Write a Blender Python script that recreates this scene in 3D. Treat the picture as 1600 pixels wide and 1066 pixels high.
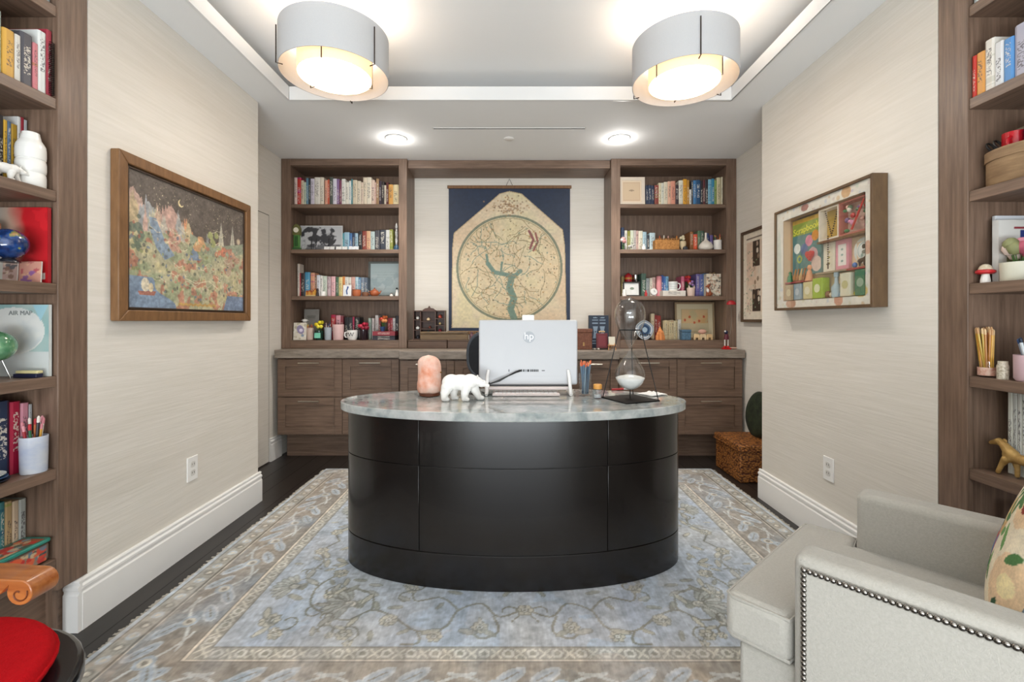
import bpy, bmesh, math, random
import numpy as np
from mathutils import Vector, Matrix
random.seed(7); PI = math.pi
for o in list(bpy.data.objects): bpy.data.objects.remove(o)
S = bpy.context.scene
COL = S.collection

# ------------------------------------------------------------------ camera
EYE, F, CX, CY = 1.15, 1600*16/36, 800, 501
cam = bpy.data.objects.new('camera', bpy.data.cameras.new('camera'))
COL.objects.link(cam); cam.location = (0, 0, EYE); cam.rotation_euler = (PI/2, 0, 0)
cam.data.lens = 16; cam.data.sensor_width = 36; cam.data.shift_y = -32/1600; cam.data.clip_start = .02
S.camera = cam
def px(x, y, d): return ((x-CX)*d/F, d, EYE-(y-CY)*d/F)

# ------------------------------------------------------------------ world, daylight, exposure
W = bpy.data.worlds.new('world'); S.world = W; W.use_nodes = True
bg = W.node_tree.nodes['Background']; bg.inputs[0].default_value = (.92, .96, 1, 1); bg.inputs[1].default_value = 1.0
def area(name, loc, rot, sx, sy, power, col=(1, 1, 1)):
    l = bpy.data.lights.new(name, 'AREA'); l.shape = 'RECTANGLE'; l.size = sx; l.size_y = sy; l.energy = power; l.color = col
    o = bpy.data.objects.new(name, l); COL.objects.link(o); o.location = loc; o.rotation_euler = rot
    return o
# daylight through the wide window in the rear wall, behind the photographer
area('window_daylight', (0, -2.42, 1.35), (math.radians(88), 0, 0), 2.9, 2.1, 5, (.86, .95, 1))
# added fill light, low by the rear window, aimed up to brighten the ceiling
area('ceiling_fill', (0, -2.28, .3), (math.radians(158), 0, 0), 2.9, 1.0, 95, (.88, .95, 1))
vs = S.view_settings; vs.view_transform = 'Standard'; vs.look = 'None'; vs.gamma = 1; vs.exposure = 0.96
try: vs.use_curve_mapping = False
except Exception: pass

# ------------------------------------------------------------------ mesh helpers
def lin(h):
    h = h.lstrip('#'); r = [int(h[i:i+2], 16)/255 for i in (0, 2, 4)]
    return tuple(c/12.92 if c <= .04045 else ((c+.055)/1.055)**2.4 for c in r)
class G:
    def __init__(s): s.v = []; s.f = []; s.m = []
    def add(s, vs, fs, m=0):
        b = len(s.v); s.v += [tuple(p) for p in vs]; s.f += [tuple(i+b for i in f) for f in fs]; s.m += [m]*len(fs); return s
    def box(s, x0, x1, y0, y1, z0, z1, m=0, T=None):
        vs = [(x, y, z) for z in (z0, z1) for y in (y0, y1) for x in (x0, x1)]
        if T: vs = [T @ Vector(p) for p in vs]
        return s.add(vs, [(0, 2, 3, 1), (4, 5, 7, 6), (0, 1, 5, 4), (2, 6, 7, 3), (0, 4, 6, 2), (1, 3, 7, 5)], m)
    def cbox(s, c, d, m=0, T=None): return s.box(c[0]-d[0]/2, c[0]+d[0]/2, c[1]-d[1]/2, c[1]+d[1]/2, c[2]-d[2]/2, c[2]+d[2]/2, m, T)
    def lathe(s, prof, n=24, c=(0, 0, 0), m=0, sx=1, sy=1, cap=True, T=None):
        vs = []; fs = []; k = len(prof)
        for r, z in prof:
            for i in range(n):
                a = 2*PI*i/n; vs.append((c[0]+max(r, 1e-5)*math.cos(a)*sx, c[1]+max(r, 1e-5)*math.sin(a)*sy, c[2]+z))
        for j in range(k-1):
            for i in range(n): fs.append((j*n+i, j*n+(i+1) % n, (j+1)*n+(i+1) % n, (j+1)*n+i))
        if cap: fs += [tuple(range(n))[::-1], tuple(range((k-1)*n, k*n))]
        if T: vs = [T @ Vector(p) for p in vs]
        return s.add(vs, fs, m)
    def tube(s, pts, r, n=8, m=0, flat=1, closed=False):
        P = [Vector(p) for p in pts]; R = r if isinstance(r, (list, tuple)) else [r]*len(P); vs = []; fs = []; up = None
        for i, p in enumerate(P):
            if closed: t = P[(i+1) % len(P)]-P[i-1]
            else: t = P[min(i+1, len(P)-1)]-P[max(i-1, 0)]
            t.normalize()
            if up is None: up = Vector((0, 0, 1)) if abs(t.z) < .9 else Vector((1, 0, 0))
            a = t.cross(up)
            if a.length < 1e-4: a = t.cross(Vector((.3, 1, .2)))
            a.normalize(); b = a.cross(t); up = b
            for k in range(n):
                q = 2*PI*k/n; vs.append(p+a*(R[i]*math.cos(q))+b*(R[i]*math.sin(q)*flat))
        for i in range(len(P)-(0 if closed else 1)):
            j = (i+1) % len(P)
            for k in range(n): fs.append((i*n+k, i*n+(k+1) % n, j*n+(k+1) % n, j*n+k))
        if not closed: fs += [tuple(range(n)), tuple(range((len(P)-1)*n, len(P)*n))]
        return s.add(vs, fs, m)
    def prism(s, poly, a, b, ax='y', m=0):
        n = len(poly)
        def mk(p, t): return {'y': (p[0], t, p[1]), 'z': (p[0], p[1], t), 'x': (t, p[0], p[1])}[ax]
        vs = [mk(p, a) for p in poly]+[mk(p, b) for p in poly]
        return s.add(vs, [tuple(range(n)), tuple(range(2*n-1, n-1, -1))]+[(i, i+n, (i+1) % n+n, (i+1) % n) for i in range(n)], m)
    def ball(s, c, r, nu=14, nv=9, m=0, T=None):
        if not isinstance(r, (tuple, list)): r = (r, r, r)
        vs = []; fs = []
        for j in range(nv+1):
            t = PI*j/nv; q = max(math.sin(t), 1e-4)
            for i in range(nu):
                a = 2*PI*i/nu; vs.append((c[0]+r[0]*q*math.cos(a), c[1]+r[1]*q*math.sin(a), c[2]-r[2]*math.cos(t)))
        for j in range(nv):
            for i in range(nu): fs.append((j*nu+i, j*nu+(i+1) % nu, (j+1)*nu+(i+1) % nu, (j+1)*nu+i))
        if T: vs = [T @ Vector(p) for p in vs]
        return s.add(vs, fs, m)
    def mesh(s, name, mats, smooth=None):
        me = bpy.data.meshes.new(name); me.from_pydata(s.v, [], s.f)
        for mt in (mats if isinstance(mats, (list, tuple)) else [mats]): me.materials.append(mt)
        me.polygons.foreach_set('material_index', s.m)
        bm = bmesh.new(); bm.from_mesh(me); bmesh.ops.remove_doubles(bm, verts=bm.verts, dist=2e-5); bmesh.ops.recalc_face_normals(bm, faces=bm.faces); bm.to_mesh(me); bm.free()
        if smooth:
            me.shade_smooth()
            if smooth < 170: me.set_sharp_from_angle(angle=math.radians(smooth))
        return me
    def obj(s, name, mats, parent=None, loc=(0, 0, 0), rot=(0, 0, 0), smooth=None, bevel=0, seg=2, sub=0):
        return link(name, s.mesh(name, mats, smooth), parent, loc, rot, bevel, seg, sub)
def link(name, me, parent=None, loc=(0, 0, 0), rot=(0, 0, 0), bevel=0, seg=2, sub=0):
    o = bpy.data.objects.new(name, me); COL.objects.link(o); o.location = loc; o.rotation_euler = rot
    if parent: o.parent = parent
    if bevel:
        b = o.modifiers.new('bevel', 'BEVEL'); b.width = bevel; b.segments = seg; b.limit_method = 'ANGLE'; b.angle_limit = .6
        me.shade_smooth(); me.set_sharp_from_angle(angle=math.radians(40)); b.harden_normals = False
    if sub:
        b = o.modifiers.new('subdivision', 'SUBSURF'); b.levels = sub; b.render_levels = sub; me.shade_smooth()
    return o
def tag(o, label, cat, group=None):
    o['label'] = label; o['category'] = cat
    if group: o['group'] = group
    return o
def thing(name, label, cat, loc=(0, 0, 0), rz=0, group=None):
    o = bpy.data.objects.new(name, None); COL.objects.link(o); o.location = loc; o.rotation_euler = (0, 0, rz); o.empty_display_size = .05
    return tag(o, label, cat, group)
def struct(o): o['kind'] = 'structure'; return o
def rrect(w, h, r, n=5):
    p = []
    for cx_, cy_, a0 in ((w/2-r, h/2-r, 0), (-w/2+r, h/2-r, 90), (-w/2+r, -h/2+r, 180), (w/2-r, -h/2+r, 270)):
        for i in range(n+1):
            a = math.radians(a0+90*i/n); p.append((cx_+r*math.cos(a), cy_+r*math.sin(a)))
    return p
def skin(name, mat, verts, edges, parent=None, loc=(0, 0, 0), rot=(0, 0, 0), scale=1, sub=2):
    """verts: (x,y,z,rx[,ry]); first vertex is the root"""
    me = bpy.data.meshes.new(name); me.from_pydata([tuple(c*scale for c in v[:3]) for v in verts], edges, [])
    me.materials.append(mat); o = link(name, me, parent, loc, rot)
    m = o.modifiers.new('skin', 'SKIN'); m.use_smooth_shade = True; m.branch_smoothing = .6
    for i, v in enumerate(verts):
        d = me.skin_vertices[0].data[i]; d.radius = (v[3]*scale, (v[4] if len(v) > 4 else v[3])*scale); d.use_root = (i == 0)
    b = o.modifiers.new('subdivision', 'SUBSURF'); b.levels = sub; b.render_levels = sub
    return o
def blob(name, mat, balls, limbs, parent=None, loc=(0, 0, 0), rot=(0, 0, 0), k=1, vox=.0022, it=5):
    """one continuous body: ellipsoids (x,y,z,rx,ry,rz) and tapering limbs [(x,y,z,r),...] fused by a voxel remesh"""
    g = G()
    for b in balls: g.ball([c*k for c in b[:3]], [c*k for c in b[3:6]], 16, 12)
    for l in limbs:
        g.tube([[c*k for c in p[:3]] for p in l], [p[3]*k for p in l], 10)
        for p in (l[0], l[-1]): g.ball([c*k for c in p[:3]], p[3]*k, 10, 8)
    o = g.obj(name, mat, parent, loc, rot)
    m = o.modifiers.new('remesh', 'REMESH'); m.mode = 'VOXEL'; m.voxel_size = vox*k; m.use_smooth_shade = True
    m = o.modifiers.new('smooth', 'SMOOTH'); m.factor = .5; m.iterations = it
    return o
def text_mesh(name, txt, size, mat, parent, loc, rot=(PI/2, 0, 0), depth=.0006, align='CENTER'):
    cu = bpy.data.curves.new(name, 'FONT'); cu.body = txt; cu.size = size; cu.extrude = depth; cu.align_x = align; cu.align_y = 'CENTER'; cu.resolution_u = 3
    t = bpy.data.objects.new(name, cu); COL.objects.link(t); bpy.context.view_layer.update()
    me = bpy.data.meshes.new_from_object(t.evaluated_get(bpy.context.evaluated_depsgraph_get()))
    bpy.data.objects.remove(t); me.materials.clear(); me.materials.append(mat)
    return link(name, me, parent, loc, rot)

# ------------------------------------------------------------------ materials
MC = {}
def M(name, col='808080', rough=.5, metal=0, noise=None, bump=None, stretch=(1, 1, 1), spec=.5, emit=0, emitcol=None, coat=0, col2=None, sss=0, trans=0, sheen=0):
    """noise=(scale, amount): colour variation towards col2; bump=(scale, strength)"""
    if name in MC: return MC[name]
    m = bpy.data.materials.new(name); m.use_nodes = True; nt = m.node_tree; N = nt.nodes; L = nt.links
    b = N['Principled BSDF']; c = lin(col) if isinstance(col, str) else col
    b.inputs['Base Color'].default_value = (*c, 1); b.inputs['Roughness'].default_value = rough; b.inputs['Metallic'].default_value = metal
    b.inputs['Specular IOR Level'].default_value = spec; b.inputs['Coat Weight'].default_value = coat; b.inputs['Transmission Weight'].default_value = trans
    b.inputs['Sheen Weight'].default_value = sheen
    if sss: b.inputs['Subsurface Weight'].default_value = sss; b.inputs['Subsurface Radius'].default_value = (.03, .015, .01)
    if emit: b.inputs['Emission Color'].default_value = (*lin(emitcol or col), 1); b.inputs['Emission Strength'].default_value = emit
    if noise or bump:
        tc = N.new('ShaderNodeTexCoord'); mp = N.new('ShaderNodeMapping'); mp.inputs['Scale'].default_value = stretch; L.new(tc.outputs['Object'], mp.inputs[0])
    if noise:
        n = N.new('ShaderNodeTexNoise'); n.inputs['Scale'].default_value = noise[0]; n.inputs['Detail'].default_value = 6; n.inputs['Roughness'].default_value = .62; L.new(mp.outputs[0], n.inputs[0])
        r = N.new('ShaderNodeValToRGB'); c2 = lin(col2) if col2 else tuple(x*(1-noise[1]) for x in c)
        r.color_ramp.elements[0].position = .3; r.color_ramp.elements[1].position = .7
        r.color_ramp.elements[0].color = (*c2, 1); r.color_ramp.elements[1].color = (*c, 1)
        L.new(n.outputs[0], r.inputs[0]); L.new(r.outputs[0], b.inputs['Base Color'])
    if bump:
        n2 = N.new('ShaderNodeTexNoise'); n2.inputs['Scale'].default_value = bump[0]; n2.inputs['Detail'].default_value = 4; L.new(mp.outputs[0], n2.inputs[0])
        bp = N.new('ShaderNodeBump'); bp.inputs['Strength'].default_value = bump[1]; bp.inputs['Distance'].default_value = .004; L.new(n2.outputs[0], bp.inputs['Height']); L.new(bp.outputs[0], b.inputs['Normal'])
    MC[name] = m; return m
def wood(axis, name='walnut', col='89705f', col2='5f4b3d', rough=.42):
    st = {'x': (1.2, 22, 22), 'y': (22, 1.2, 22), 'z': (22, 22, 1.2)}[axis]
    return M(f'{name}_{axis}', col, rough, noise=(3.2, 0), col2=col2, stretch=st, bump=(9, .04))
def glass(name, tint=(1, 1, 1), rough=0.0):
    if name in MC: return MC[name]
    m = bpy.data.materials.new(name); m.use_nodes = True; nt = m.node_tree; N = nt.nodes; L = nt.links; N.remove(N['Principled BSDF'])
    t = N.new('ShaderNodeBsdfTransparent'); t.inputs[0].default_value = (*tint, 1); g = N.new('ShaderNodeBsdfGlossy'); g.inputs['Roughness'].default_value = rough
    fr = N.new('ShaderNodeFresnel'); ge = N.new('ShaderNodeNewGeometry'); mr = N.new('ShaderNodeMapRange'); mr.inputs['To Min'].default_value = 1.5; mr.inputs['To Max'].default_value = 1/1.5; L.new(ge.outputs['Backfacing'], mr.inputs[0]); L.new(mr.outputs[0], fr.inputs[0]); mx = N.new('ShaderNodeMixShader'); L.new(fr.outputs[0], mx.inputs[0]); L.new(t.outputs[0], mx.inputs[1]); L.new(g.outputs[0], mx.inputs[2])
    L.new(mx.outputs[0], N['Material Output'].inputs[0]); MC[name] = m; return m
def print_mat(name, rough=.6, streak=None, bump=0):
    """flat print / weave whose colours sit in the mesh's colour attribute"""
    if name in MC: return MC[name]
    m = bpy.data.materials.new(name); m.use_nodes = True; nt = m.node_tree; N = nt.nodes; L = nt.links; b = N['Principled BSDF']
    a = N.new('ShaderNodeAttribute'); a.attribute_name = 'Col'; b.inputs['Roughness'].default_value = rough; out = a.outputs[0]
    if streak:
        tc = N.new('ShaderNodeTexCoord'); mp = N.new('ShaderNodeMapping'); mp.inputs['Scale'].default_value = streak; L.new(tc.outputs['Object'], mp.inputs[0])
        n = N.new('ShaderNodeTexNoise'); n.inputs['Scale'].default_value = 1; n.inputs['Detail'].default_value = 5; L.new(mp.outputs[0], n.inputs[0])
        mr = N.new('ShaderNodeMapRange'); mr.inputs['To Min'].default_value = .72; mr.inputs['To Max'].default_value = 1.26; L.new(n.outputs[0], mr.inputs[0])
        mx = N.new('ShaderNodeMix'); mx.data_type = 'RGBA'; mx.blend_type = 'MULTIPLY'; mx.inputs[0].default_value = 1; L.new(out, mx.inputs[6]); L.new(mr.outputs[0], mx.inputs[7]); out = mx.outputs[2]
        if bump:
            bp = N.new('ShaderNodeBump'); bp.inputs['Strength'].default_value = bump; bp.inputs['Distance'].default_value = .004; L.new(n.outputs[0], bp.inputs['Height']); L.new(bp.outputs[0], b.inputs['Normal'])
    L.new(out, b.inputs['Base Color']); MC[name] = m; return m
def cover_mat():
    """book cloth: object colour, with a printed title line chosen per object"""
    if 'book_cover' in MC: return MC['book_cover']
    m = bpy.data.materials.new('book_cover'); m.use_nodes = True; nt = m.node_tree; N = nt.nodes; L = nt.links; b = N['Principled BSDF']; b.inputs['Roughness'].default_value = .5
    oi = N.new('ShaderNodeObjectInfo'); tc = N.new('ShaderNodeTexCoord'); sp = N.new('ShaderNodeSeparateXYZ'); L.new(tc.outputs['Generated'], sp.inputs[0])
    def mth(op, a, c=None, d=None):
        n = N.new('ShaderNodeMath'); n.operation = op
        for i, q in enumerate((a, c, d)):
            if q is None: continue
            if isinstance(q, (int, float)): n.inputs[i].default_value = q
            else: L.new(q, n.inputs[i])
        return n.outputs[0]
    def noise4(sx, sz):
        mp = N.new('ShaderNodeMapping'); mp.inputs['Scale'].default_value = (sx, 0, sz); L.new(tc.outputs['Generated'], mp.inputs[0])
        n = N.new('ShaderNodeTexNoise'); n.noise_dimensions = '4D'; n.inputs['Scale'].default_value = 1; n.inputs['Detail'].default_value = 2; L.new(mp.outputs[0], n.inputs['Vector']); L.new(mth('MULTIPLY', oi.outputs['Random'], 97), n.inputs['W']); return n.outputs[0]
    letters = mth('GREATER_THAN', noise4(5, 34), .53)
    inx = mth('LESS_THAN', mth('ABSOLUTE', mth('SUBTRACT', sp.outputs[0], .5)), .27)
    lo = mth('MULTIPLY', oi.outputs['Random'], .3); inz = mth('MULTIPLY', mth('GREATER_THAN', sp.outputs[2], mth('ADD', lo, .08)), mth('LESS_THAN', sp.outputs[2], mth('ADD', lo, .62)))
    txt = mth('MULTIPLY', mth('MULTIPLY', letters, inx), inz)
    band = mth('MULTIPLY', mth('GREATER_THAN', noise4(0.01, 7), .62), mth('GREATER_THAN', mth('FRACT', mth('MULTIPLY', oi.outputs['Random'], 13)), .45))
    bw = N.new('ShaderNodeRGBToBW'); L.new(oi.outputs['Color'], bw.inputs[0]); dark = mth('LESS_THAN', bw.outputs[0], .28)
    ink = N.new('ShaderNodeMix'); ink.data_type = 'RGBA'; ink.inputs[6].default_value = (.07, .06, .07, 1); ink.inputs[7].default_value = (.75, .7, .6, 1); L.new(dark, ink.inputs[0])
    hs = N.new('ShaderNodeHueSaturation'); hs.inputs['Value'].default_value = .72; hs.inputs['Saturation'].default_value = 1.25; L.new(mth('ADD', .38, mth('MULTIPLY', mth('FRACT', mth('MULTIPLY', oi.outputs['Random'], 31)), .24)), hs.inputs['Hue']); L.new(oi.outputs['Color'], hs.inputs['Color'])
    m1 = N.new('ShaderNodeMix'); m1.data_type = 'RGBA'; L.new(mth('MULTIPLY', band, .7), m1.inputs[0]); L.new(oi.outputs['Color'], m1.inputs[6]); L.new(hs.outputs[0], m1.inputs[7])
    m2 = N.new('ShaderNodeMix'); m2.data_type = 'RGBA'; L.new(mth('MULTIPLY', txt, .75), m2.inputs[0]); L.new(m1.outputs[2], m2.inputs[6]); L.new(ink.outputs[2], m2.inputs[7])
    L.new(m2.outputs[2], b.inputs['Base Color']); MC['book_cover'] = m; return m
def C(h, rough=.5, **k): return M(f'paint_{h}_{int(rough*100)}', h, rough, noise=(14, .08), **k)

# ------------------------------------------------------------------ print canvas (numpy drawing -> colour attribute)
_rng = np.random.RandomState(3); _tab = _rng.rand(64, 64)
def vn(x, y, o=0):
    x = np.asarray(x)+o*7.3; y = np.asarray(y)+o*3.1; xi = np.floor(x).astype(int); yi = np.floor(y).astype(int); fx = x-xi; fy = y-yi
    fx = fx*fx*(3-2*fx); fy = fy*fy*(3-2*fy); t = lambda i, j: _tab[i % 64, j % 64]
    return (t(xi, yi)*(1-fx)+t(xi+1, yi)*fx)*(1-fy)+(t(xi, yi+1)*(1-fx)+t(xi+1, yi+1)*fx)*fy
def fbm(x, y, o=0): return (vn(x, y, o)+.5*vn(2*x, 2*y, o+1)+.25*vn(4*x, 4*y, o+2))/1.75
class Cv:
    def __init__(s, w, h, nx, ny, col):
        s.w, s.h, s.nx, s.ny = w, h, nx, ny; s.a = np.empty((ny, nx, 3)); s.a[:] = lin(col)
        s.X, s.Y = np.meshgrid(np.linspace(0, w, nx), np.linspace(0, h, ny))
    def fill(s, mask, col, a=1.0):
        k = (mask*a)[..., None]; s.a[:] = s.a*(1-k)+np.array(lin(col))*k
    def _win(s, x0, x1, y0, y1):
        i0 = max(int(x0/s.w*(s.nx-1)), 0); i1 = min(int(x1/s.w*(s.nx-1))+2, s.nx); j0 = max(int(y0/s.h*(s.ny-1)), 0); j1 = min(int(y1/s.h*(s.ny-1))+2, s.ny)
        return (slice(j0, j1), slice(i0, i1)) if i1 > i0 and j1 > j0 else None
    def disc(s, x, y, rx, col, ry=None, a=1.0, rot=0, ring=0):
        ry = ry or rx; R = max(rx, ry); w = s._win(x-R, x+R, y-R, y+R)
        if w is None: return
        dx = s.X[w]-x; dy = s.Y[w]-y; c, t = math.cos(rot), math.sin(rot); q = ((dx*c+dy*t)/rx)**2+((dy*c-dx*t)/ry)**2
        k = ((q < 1) & (q > ring*ring))[..., None]*a; s.a[w] = s.a[w]*(1-k)+np.array(lin(col))*k
    def stroke(s, pts, r, col, a=1.0):
        step = max(r*.8, s.w/s.nx*.7); P = [pts[0]]
        for p, q in zip(pts, pts[1:]):
            n = max(1, int(math.hypot(q[0]-p[0], q[1]-p[1])/step)); P += [(p[0]+(q[0]-p[0])*i/n, p[1]+(q[1]-p[1])*i/n) for i in range(1, n+1)]
        for p in P: s.disc(p[0], p[1], r, col, a=a)
    def poly(s, pts, col, a=1.0):
        xs = [p[0] for p in pts]; ys = [p[1] for p in pts]; w = s._win(min(xs), max(xs), min(ys), max(ys))
        if w is None: return
        x = s.X[w]; y = s.Y[w]; ins = np.zeros(x.shape, bool)
        for (x1, y1), (x2, y2) in zip(pts, pts[1:]+pts[:1]):
            if y1 == y2: continue
            ins ^= ((y1 > y) != (y2 > y)) & (x < (x2-x1)*(y-y1)/(y2-y1)+x1)
        k = ins[..., None]*a; s.a[w] = s.a[w]*(1-k)+np.array(lin(col))*k
    def rect(s, x0, x1, y0, y1, col, a=1.0): s.poly([(x0, y0), (x1, y0), (x1, y1), (x0, y1)], col, a)
    def mottle(s, sc, amt, o=0):
        n = fbm(s.X*sc, s.Y*sc, o); s.a *= (1+(n-.5)*2*amt)[..., None]
    def obj(s, name, mat, parent=None, loc=(0, 0, 0), rot=(0, 0, 0), flat=False, zfn=None):
        """picture in local XZ facing -Y with its lower left corner at the origin (flat: XY facing +Z)"""
        nx, ny = s.nx, s.ny; co = np.zeros((ny, nx, 3)); co[..., 0] = s.X
        if flat: co[..., 1] = s.Y
        else: co[..., 2] = s.Y
        if zfn is not None: co[..., 2 if flat else 1] = zfn(s.X, s.Y)
        idx = np.arange(nx*ny).reshape(ny, nx); q = np.stack([idx[:-1, :-1], idx[:-1, 1:], idx[1:, 1:], idx[1:, :-1]], -1).reshape(-1)
        me = bpy.data.meshes.new(name); nf = (nx-1)*(ny-1); me.vertices.add(nx*ny); me.vertices.foreach_set('co', co.reshape(-1))
        me.loops.add(nf*4); me.loops.foreach_set('vertex_index', q.astype(np.int32)); me.polygons.add(nf); me.polygons.foreach_set('loop_start', np.arange(0, nf*4, 4, dtype=np.int32))
        me.update(calc_edges=True); me.materials.append(mat)
        at = me.color_attributes.new('Col', 'FLOAT_COLOR', 'POINT'); at.data.foreach_set('color', np.concatenate([np.clip(s.a, 0, 1), np.ones((ny, nx, 1))], -1).astype(np.float32).reshape(-1))
        return link(name, me, parent, loc, rot)

# ================================================================== THE ROOM
CEIL, TRAY = 2.535, 2.70
XL, XR, YL, YR = -1.612, 1.618, 2.888, 2.945      # corridor walls and where they end
AL, AR, YB = -1.975, 1.92, 4.2                    # alcove walls, rear of the niche
YS = 1.73                                         # far end of the side bookcases
YN = .55
paper = M('grasscloth', 'e5dfd6', .85, noise=(1.0, 0), col2='dcd6cb', stretch=(3.5, 3.5, 75), bump=(1.6, .22), spec=.2)
white = M('white_paint', 'f4f2ef', .4, noise=(3, .03)); ceilm = M('ceiling_paint', 'efefee', .8, noise=(2, .02), spec=.2)
g = G(); g.box(-2.6, 2.6, -2.6, 4.35, -.06, 0)
fl = g.obj('floor', M('espresso_floor', '2e2926', .32, noise=(1, 0), col2='1d1917', stretch=(9, 1.2, 1), bump=(3, .03))); struct(fl)
# floor planks: fine dark seams cut between them
g = G()
for i in range(-17, 18): g.box(i*.15-.0012, i*.15+.0012, -2.6, 4.3, 0, .0006)
g.obj('plank_seams', M('seam', '0c0a09', .6, noise=(9, .2)), fl)['kind'] = 'stuff'
def wall(name, *b):
    g = G()
    for q in b: g.box(*q)
    return struct(g.obj(name, paper))
wall('wall_left', (-2.12, XL, YS, YL, 0, CEIL)); wall('wall_right', (XR, 2.12, YS, YR, 0, CEIL))
wall('wall_alcove_left', (-2.12, AL, YL, YB, 0, CEIL)); wall('wall_alcove_right', (AR, 2.12, YR, YB, 0, CEIL))
wall('wall_back', (-2.12, 2.12, YB, YB+.1, 0, CEIL))
wall('wall_left_rear', (-2.12, XL, -2.5, YN, 0, CEIL)); wall('wall_right_rear', (XR, 2.12, -2.5, YN, 0, CEIL))
wall('wall_behind_bookcases', (-2.12, -1.98, YN, YS, 0, CEIL), (1.98, 2.12, YN, YS, 0, CEIL))
wall('wall_rear', (-2.12, -1.5, -2.6, -2.5, 0, CEIL), (1.5, 2.12, -2.6, -2.5, 0, CEIL), (-1.5, 1.5, -2.6, -2.5, 2.42, CEIL), (-1.5, 1.5, -2.6, -2.5, 0, .25))
TX0, TX1, TY0, TY1 = -1.415, 1.395, .25, 2.868
g = G(); cv_ = .30          # the tray runs on behind the lip as a shallow cove
g.box(-2.2, TX0, -2.6, 4.35, CEIL, CEIL+.03).box(TX1, 2.2, -2.6, 4.35, CEIL, CEIL+.03).box(TX0, TX1, TY1, 4.35, CEIL, CEIL+.03).box(TX0, TX1, -2.6, TY0, CEIL, CEIL+.03)
g.box(-2.2, TX0-cv_, -2.6, 4.35, CEIL+.03, TRAY).box(TX1+cv_, 2.2, -2.6, 4.35, CEIL+.03, TRAY).box(TX0-cv_, TX1+cv_, TY1+cv_, 4.35, CEIL+.03, TRAY).box(TX0-cv_, TX1+cv_, -2.6, TY0-cv_, CEIL+.03, TRAY)
g.box(-2.2, 2.2, -2.6, 4.35, TRAY, TRAY+.05)
struct(g.obj('ceiling', ceilm))
g = G(); t = .018; z0, z1 = CEIL-.003, CEIL+.083
g.box(TX0, TX0+t, TY0, TY1, z0, z1).box(TX1-t, TX1, TY0, TY1, z0, z1).box(TX0+t, TX1-t, TY1-t, TY1, z0, z1).box(TX0+t, TX1-t, TY0, TY0+t, z0, z1)
struct(g.obj('trim_1', M('gloss_white', 'e6e6e5', .35, noise=(4, .02)), bevel=.003))
# ---- baseboards
PR = [(0, 0), (.018, 0), (.018, .135), (.0135, .141), (.0135, .150), (.0175, .154), (.0175, .164), (.010, .170), (.010, .178), (.013, .181), (.011, .186), (0, .188)]
def base(name, x, y0, y1, s):
    g = G(); g.prism([(x+s*p[0], p[1]) for p in PR], y0, y1, 'y'); return g
g = base('l', XL, 1.69, YL+.018, 1)
g.prism([(XL, 0), (XL-.04, 0), (XL-.04, .188), (XL, .188)], 1.69, YS-.001, 'y'); g.prism([(1.6905-p[0], p[1]) for p in PR], XL-.04, XL+.0165, 'x'); g.prism([(YL, 0), (YL+.018, 0), (YL+.018, .135), (YL+.010, .17), (YL, .188)], AL, XL, 'x')
struct(g.obj('baseboard_left', white, smooth=30))
g = base('r', XR, 1.69, YR+.018, -1)
g.prism([(XR, 0), (XR+.04, 0), (XR+.04, .188), (XR, .188)], 1.69, YS-.001, 'y'); g.prism([(1.6905-p[0], p[1]) for p in PR], XR-.0165, XR+.04, 'x'); g.prism([(YR, 0), (YR+.018, 0), (YR+.018, .135), (YR+.010, .17), (YR, .188)], XR, AR, 'x')
struct(g.obj('baseboard_right', white, smooth=30))
struct(base('a', AL, 3.70, 3.87, 1).obj('baseboard_alcove_left', white, smooth=30))
struct(base('b', AR, YR+.02, 3.73, -1).obj('baseboard_alcove_right', white, smooth=30))
# ---- papered jib door in the left alcove wall
d = struct(G().box(AL, AL+.006, 2.96, 3.685, .006, 2.0).obj('door_1', paper, bevel=.002))
struct(G().box(AL, AL+.002, 2.95, 3.695, 0, 2.006).obj('reveal', M('gap', '3a332c', .8, noise=(5, .1)), d))
# ---- ceiling fittings
def can_light(x, y, which):
    t = thing('recessed_downlight', f'round recessed ceiling downlight above the {which} back bookcase', 'downlight', (x, y, CEIL), group='recessed downlights')
    G().lathe([(.058, 0), (.078, -.001), (.08, -.004), (.074, -.007), (.06, -.004), (.055, -.0005)], 36, cap=False).obj('trim_ring', white, t, smooth=40)
    G().lathe([(.0, -.0045), (.058, -.0045), (.058, -.001), (0, -.001)], 32, cap=False).obj('lens', M('led_lens', 'fff6e8', .4, noise=(5, .01), emit=9, emitcol='fff2df'), t)
    l = bpy.data.lights.new('downlight_beam', 'POINT'); l.energy = 1.3; l.shadow_soft_size = .03; l.color = (1, .97, .93)
    o = bpy.data.objects.new('beam', l); COL.objects.link(o); o.location = (0, 0, -.04); o.parent = t
    l = bpy.data.lights.new('downlight_cone', 'SPOT'); l.energy = 34; l.spot_size = 2.0; l.spot_blend = .9; l.shadow_soft_size = .05; l.color = (1, .96, .9)
    o = bpy.data.objects.new('cone', l); COL.objects.link(o); o.location = (0, 0, -.02); o.parent = t
can_light(-.881, 3.46, 'left'); can_light(.817, 3.46, 'right')
t = thing('air_slot', 'long thin black air slot in the white ceiling soffit', 'air vent', (-.02, 3.28, CEIL))
G().box(-.545, .545, -.008, .008, -.0015, 0).obj('slot', M('slot_black', '1d1d1d', .6, noise=(9, .1)), t)
gg = G(); gg.box(-.552, .552, -.013, -.008, -.003, 0).box(-.552, .552, .008, .013, -.003, 0).box(-.552, -.545, -.013, .013, -.003, 0).box(.545, .552, -.013, .013, -.003, 0); gg.obj('frame', white, t)
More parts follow.
